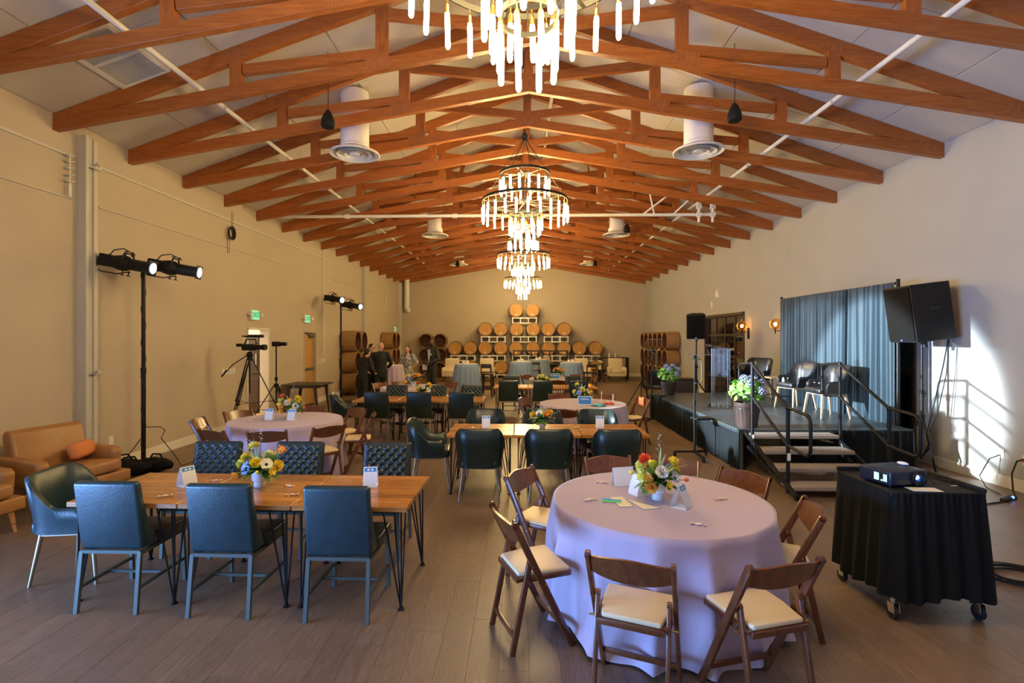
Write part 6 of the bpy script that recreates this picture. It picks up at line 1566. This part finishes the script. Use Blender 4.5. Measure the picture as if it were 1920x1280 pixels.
for s in (-1, 1): q = MB(); q.tube([(s*0.31, -0.3, 0), (s*0.31, -0.3, 0.6), (s*0.31, -0.26, 0.64), (s*0.31, 0.26, 0.64), (s*0.31, 0.3, 0.6), (s*0.31, 0.3, 0)], 0.014, 8); q.obj('arm_frame', 'black_iron', t)
t = thing('covered_crate', 'waist-high box under a mauve-brown cloth beyond the far end of the stage', 'box', (4.15, 13.2, 0))
q = MB(); q.box((0, 0, 0.42), (0.62, 0.5, 0.84), bev=0.02); q.obj('cloth_cover', 'planter_dark', t, 40); q = MB(); q.box((0, 0, 0.855), (0.66, 0.54, 0.03), bev=0.006); q.obj('lid', 'dark_wood', t, 40)
# ================================================================ PEOPLE
def remeshed(mb, name, m, parent, vox=0.014, sub=0):
    o = mb.obj(name, m, parent, 180)
    r = o.modifiers.new('remesh', 'REMESH'); r.mode = 'VOXEL'; r.voxel_size = vox; r.use_smooth_shade = True
    s = o.modifiers.new('smooth', 'SMOOTH'); s.iterations = 3; s.factor = 0.5
    return o
def limb(q, pts, rs, n=12):
    P = []; Rr = []
    for i in range(len(pts)-1):
        a, b = Vector(pts[i]), Vector(pts[i+1])
        for k in range(4): P.append(a+(b-a)*k/4); Rr.append(rs[i]+(rs[i+1]-rs[i])*k/4)
    P.append(Vector(pts[-1])); Rr.append(rs[-1]); q.tube(P, Rr, n)
    for p, r in zip(pts, rs): q.sphere(p, r, n, 8)
def person(loc, rz, label, h, skin, hair, outfit, top_m, bottom_m, armL, armR, lean=0.0, headturn=0.0, beard=False, bald=False, longhair=False, glasses=False):
    t = thing('person', label, 'person', loc, rz); k = h/1.75; t.scale = (k, k, k)
    # local: facing -Y. joints
    def up(p):   # lean of everything above the hips
        v = Vector(p)
        if v.z > 0.93: v.y -= (v.z-0.93)*math.tan(lean); v.z = 0.93+(v.z-0.93)*math.cos(lean)
        return v
    neck = up((0, 0.01, 1.48)); head = up((0, -0.01, 1.635))
    b = MB(); Mh = Matrix.Translation(head) @ Matrix.Rotation(headturn, 4, 'Z')
    b.sphere((0, 0, 0.01), (0.078, 0.095, 0.115), 16, 12, Mh); b.sphere((0, -0.02, -0.065), (0.056, 0.068, 0.055), 12, 8, Mh)
    b.prism([(-0.095, -0.0), (-0.122, -0.022), (-0.09, -0.03)], -0.012, 0.012, 'X', M=Mh)
    for s in (-1, 1): b.sphere((s*0.078, 0.008, 0), (0.012, 0.02, 0.032), 8, 6, Mh)
    limb(b, [head+Vector((0, 0.01, -0.05)), neck, neck+Vector((0, 0, -0.06))], [0.05, 0.052, 0.06])
    for s, arm in ((-1, armL), (1, armR)):
        el, ha = up(arm[0]), up(arm[1]); d = (ha-el).normalized()
        limb(b, [up((s*0.18, 0.01, 1.41)), el, ha], [0.045, 0.036, 0.026])
        side = d.cross(Vector((0, 0, 1))); side = side.normalized() if side.length > 0.1 else Vector((1, 0, 0))
        b.sphere(ha+d*0.045, (0.035, 0.035, 0.035), 8, 6)
        for j in range(4):
            r0 = ha+d*0.06+side*(0.021*(j-1.5)); l = (0.058, 0.068, 0.064, 0.05)[j]
            b.tube([r0, r0+d*l*0.6, r0+d*l+Vector((0, 0, -0.018))], [0.0105, 0.010, 0.009], 6)
        b.tube([ha+d*0.02-side*0.02, ha+d*0.05-side*0.055, ha+d*0.075-side*0.06], [0.012, 0.011, 0.009], 6)
    for s in (-1, 1): limb(b, [(s*0.085, 0, 0.88), (s*0.10, -0.01, 0.49), (s*0.105, 0.01, 0.08)], [0.06, 0.048, 0.036])
    limb(b, [(0, 0, 0.92), up((0, 0, 1.15)), up((0, 0, 1.38))], [0.085, 0.075, 0.080])
    remeshed(b, 'body', skin, t, 0.011)
    # face details
    for s in (-1, 1):
        q = MB(); q.sphere((s*0.03, -0.083, 0.012), (0.012, 0.006, 0.007), 8, 6, Mh); q.obj('eye', 'petal_dark', t)
    q = MB(); q.sphere((0, -0.086, -0.055), (0.022, 0.006, 0.006), 8, 6, Mh); q.obj('mouth', 'oak_red', t)
    if glasses:
        q = MB()
        for s in (-1, 1): q.tube([(s*0.033+0.024*math.cos(a), -0.102, 0.012+0.018*math.sin(a)) for a in [2*PI*j/12 for j in range(12)]], 0.003, 5, closed=True, M=Mh); q.tube([(s*0.057, -0.10, 0.014), (s*0.08, 0.0, 0.014)], 0.003, 5, M=Mh)
        q.obj('glasses', 'black_plastic', t)
    if not bald:
        q = MB(); q.sphere((0, 0.022, 0.045), (0.088, 0.098, 0.095), 16, 10, Mh)
        if longhair:
            for j in range(9):
                a = R(20+140*j/8); c = Vector((0.085*math.cos(a), 0.075*math.sin(a)+0.01, 0)); q.tube([Mh.to_3x3() @ c*0.7+head+Vector((0, 0, 0.08)), Mh.to_3x3() @ c+head+Vector((0, 0, -0.02)), Mh.to_3x3() @ (c*1.25)+head+Vector((0, 0.01, -0.16))], [0.03, 0.038, 0.026], 8)
        else: q.sphere((0, 0.05, -0.01), (0.075, 0.062, 0.07), 12, 8, Mh)
        remeshed(q, 'hair', hair, t, 0.014)
    elif hair:
        q = MB(); q.sphere((0, 0.045, -0.02), (0.079, 0.066, 0.05), 12, 8, Mh); q.obj('hair', hair, t)
    if beard:
        q = MB(); q.sphere((0, -0.045, -0.075), (0.062, 0.062, 0.052), 12, 8, Mh); remeshed(q, 'beard', hair or 'hair_dark', t, 0.014)
    # clothes
    q = MB()
    if outfit == 'suit' or outfit == 'shirt':
        limb(q, [(0, 0.0, 0.84), up((0, 0, 1.02)), up((0, 0, 1.30)), up((0, 0.01, 1.40))], [0.155, 0.145, 0.175, 0.13], 16)
        limb(q, [up((-0.16, 0.01, 1.41)), up((0.16, 0.01, 1.41))], [0.078, 0.078])
        for i in range(len(q.v)):
            x, y, z = q.v[i]; q.v[i] = (x*1.08, y*0.72, z)
        if outfit == 'suit': q.lathe([(0.15, 0.75), (0.16, 0.86), (0.15, 0.95)], 20, Matrix.Diagonal((1.1, 0.82, 1, 1)))
    else:
        limb(q, [(0, 0, 0.90), up((0, 0, 1.08)), up((0, 0, 1.27)), up((0, 0.01, 1.38))], [0.165, 0.125, 0.155, 0.10], 16)
        limb(q, [up((-0.13, 0.01, 1.40)), up((0.13, 0.01, 1.40))], [0.062, 0.062])
        limb(q, [(0, 0, 0.92), (0, 0, 0.55), (0.01, 0, 0.22)], [0.17, 0.18, 0.20], 18)
        for i in range(len(q.v)):
            x, y, z = q.v[i]; q.v[i] = (x*1.05, y*0.78, z)
    for s, arm in ((-1, armL), (1, armR)):
        el, ha = up(arm[0]), up(arm[1]); sh = up((s*0.185, 0.01, 1.40))
        if outfit == 'dress': limb(q, [sh, sh+(el-sh)*0.85], [0.075, 0.068])
        else: limb(q, [sh, el, el+(ha-el)*0.88], [0.074, 0.056, 0.044])
    remeshed(q, {'suit': 'jacket', 'shirt': 'shirt', 'dress': 'dress'}[outfit], top_m, t, 0.016)
    if outfit != 'dress':
        q = MB()
        for s in (-1, 1): limb(q, [(s*0.085, 0.0, 0.92), (s*0.10, -0.01, 0.50), (s*0.105, 0.01, 0.06)], [0.105, 0.078, 0.062])
        remeshed(q, 'trousers', bottom_m, t, 0.016)
    for s in (-1, 1):
        q = MB(); q.sphere((s*0.105, -0.045, 0.035), (0.045, 0.125, 0.04), 12, 8); q.box((s*0.105, -0.03, 0.012), (0.08, 0.24, 0.022), bev=0.008); q.obj('shoe', 'black_leather', t)
    return t, up
Z = 0
person((-3.98, 14.7, 0), R(200), 'bald person in a black jacket seen from behind at the lavender cocktail table', 1.76, 'skin_light', None, 'suit', 'suit_black', 'suit_black', ((-0.30, -0.05, 1.15), (-0.22, -0.25, 1.02)), ((0.30, -0.05, 1.15), (0.22, -0.28, 1.05)), bald=True)
person((-4.48, 15.5, 0), R(60), 'person with short dark hair and glasses in black, standing behind the bald person', 1.70, 'skin_light', 'hair_dark', 'suit', 'suit_black', 'suit_black', ((-0.28, -0.05, 1.12), (-0.05, -0.25, 1.10)), ((0.28, -0.05, 1.12), (0.08, -0.25, 1.12)), glasses=True)
person((-4.28, 13.9, 0), R(150), 'person with short dark hair in black shirt, leaning, nearest the camera', 1.62, 'skin_light', 'hair_dark', 'shirt', 'suit_black', 'suit_black', ((-0.28, -0.06, 1.14), (-0.18, -0.30, 1.02)), ((0.28, -0.06, 1.14), (0.16, -0.32, 1.02)), lean=R(16))
tw, _ = person((-3.57, 16.4, 0), R(-8), 'woman with long auburn hair in a blue and white patterned dress, hand on hip', 1.64, 'skin_light', 'hair_auburn', 'dress', 'floral_dress', None, ((-0.27, 0.02, 1.14), (-0.16, -0.18, 1.08)), ((0.34, 0.03, 1.16), (0.19, -0.03, 1.02)), longhair=True, headturn=R(-15))
tm, _ = person((-2.86, 16.8, 0), R(-35), 'bearded man in a dark blazer with a white name badge, looking up', 1.87, 'skin_dark', 'hair_dark', 'suit', 'suit_olive', 'suit_olive', ((-0.29, 0.0, 1.13), (-0.16, -0.20, 0.98)), ((0.29, 0.0, 1.13), (0.10, -0.24, 0.98)), beard=True, headturn=R(35))
q = MB(); q.prism([(-0.055, 1.42), (0.055, 1.42), (0.03, 1.15), (0.0, 1.02), (-0.03, 1.15)], -0.140, -0.130, 'Y'); q.obj('shirt_front', 'shirt_white', tm, 0)
q = MB(); q.box((0.085, -0.142, 1.27), (0.075, 0.006, 0.055), rot=(0, R(8), 0)); q.obj('name_badge', 'paper', tm, 0)
q = MB(); q.grid(lambda u, v: ((u-0.5)*0.22, -0.30+0.02*math.sin(u*5), 0.80+0.16*v), 4, 4); q.obj('held_paper', 'paper', tm, 180)
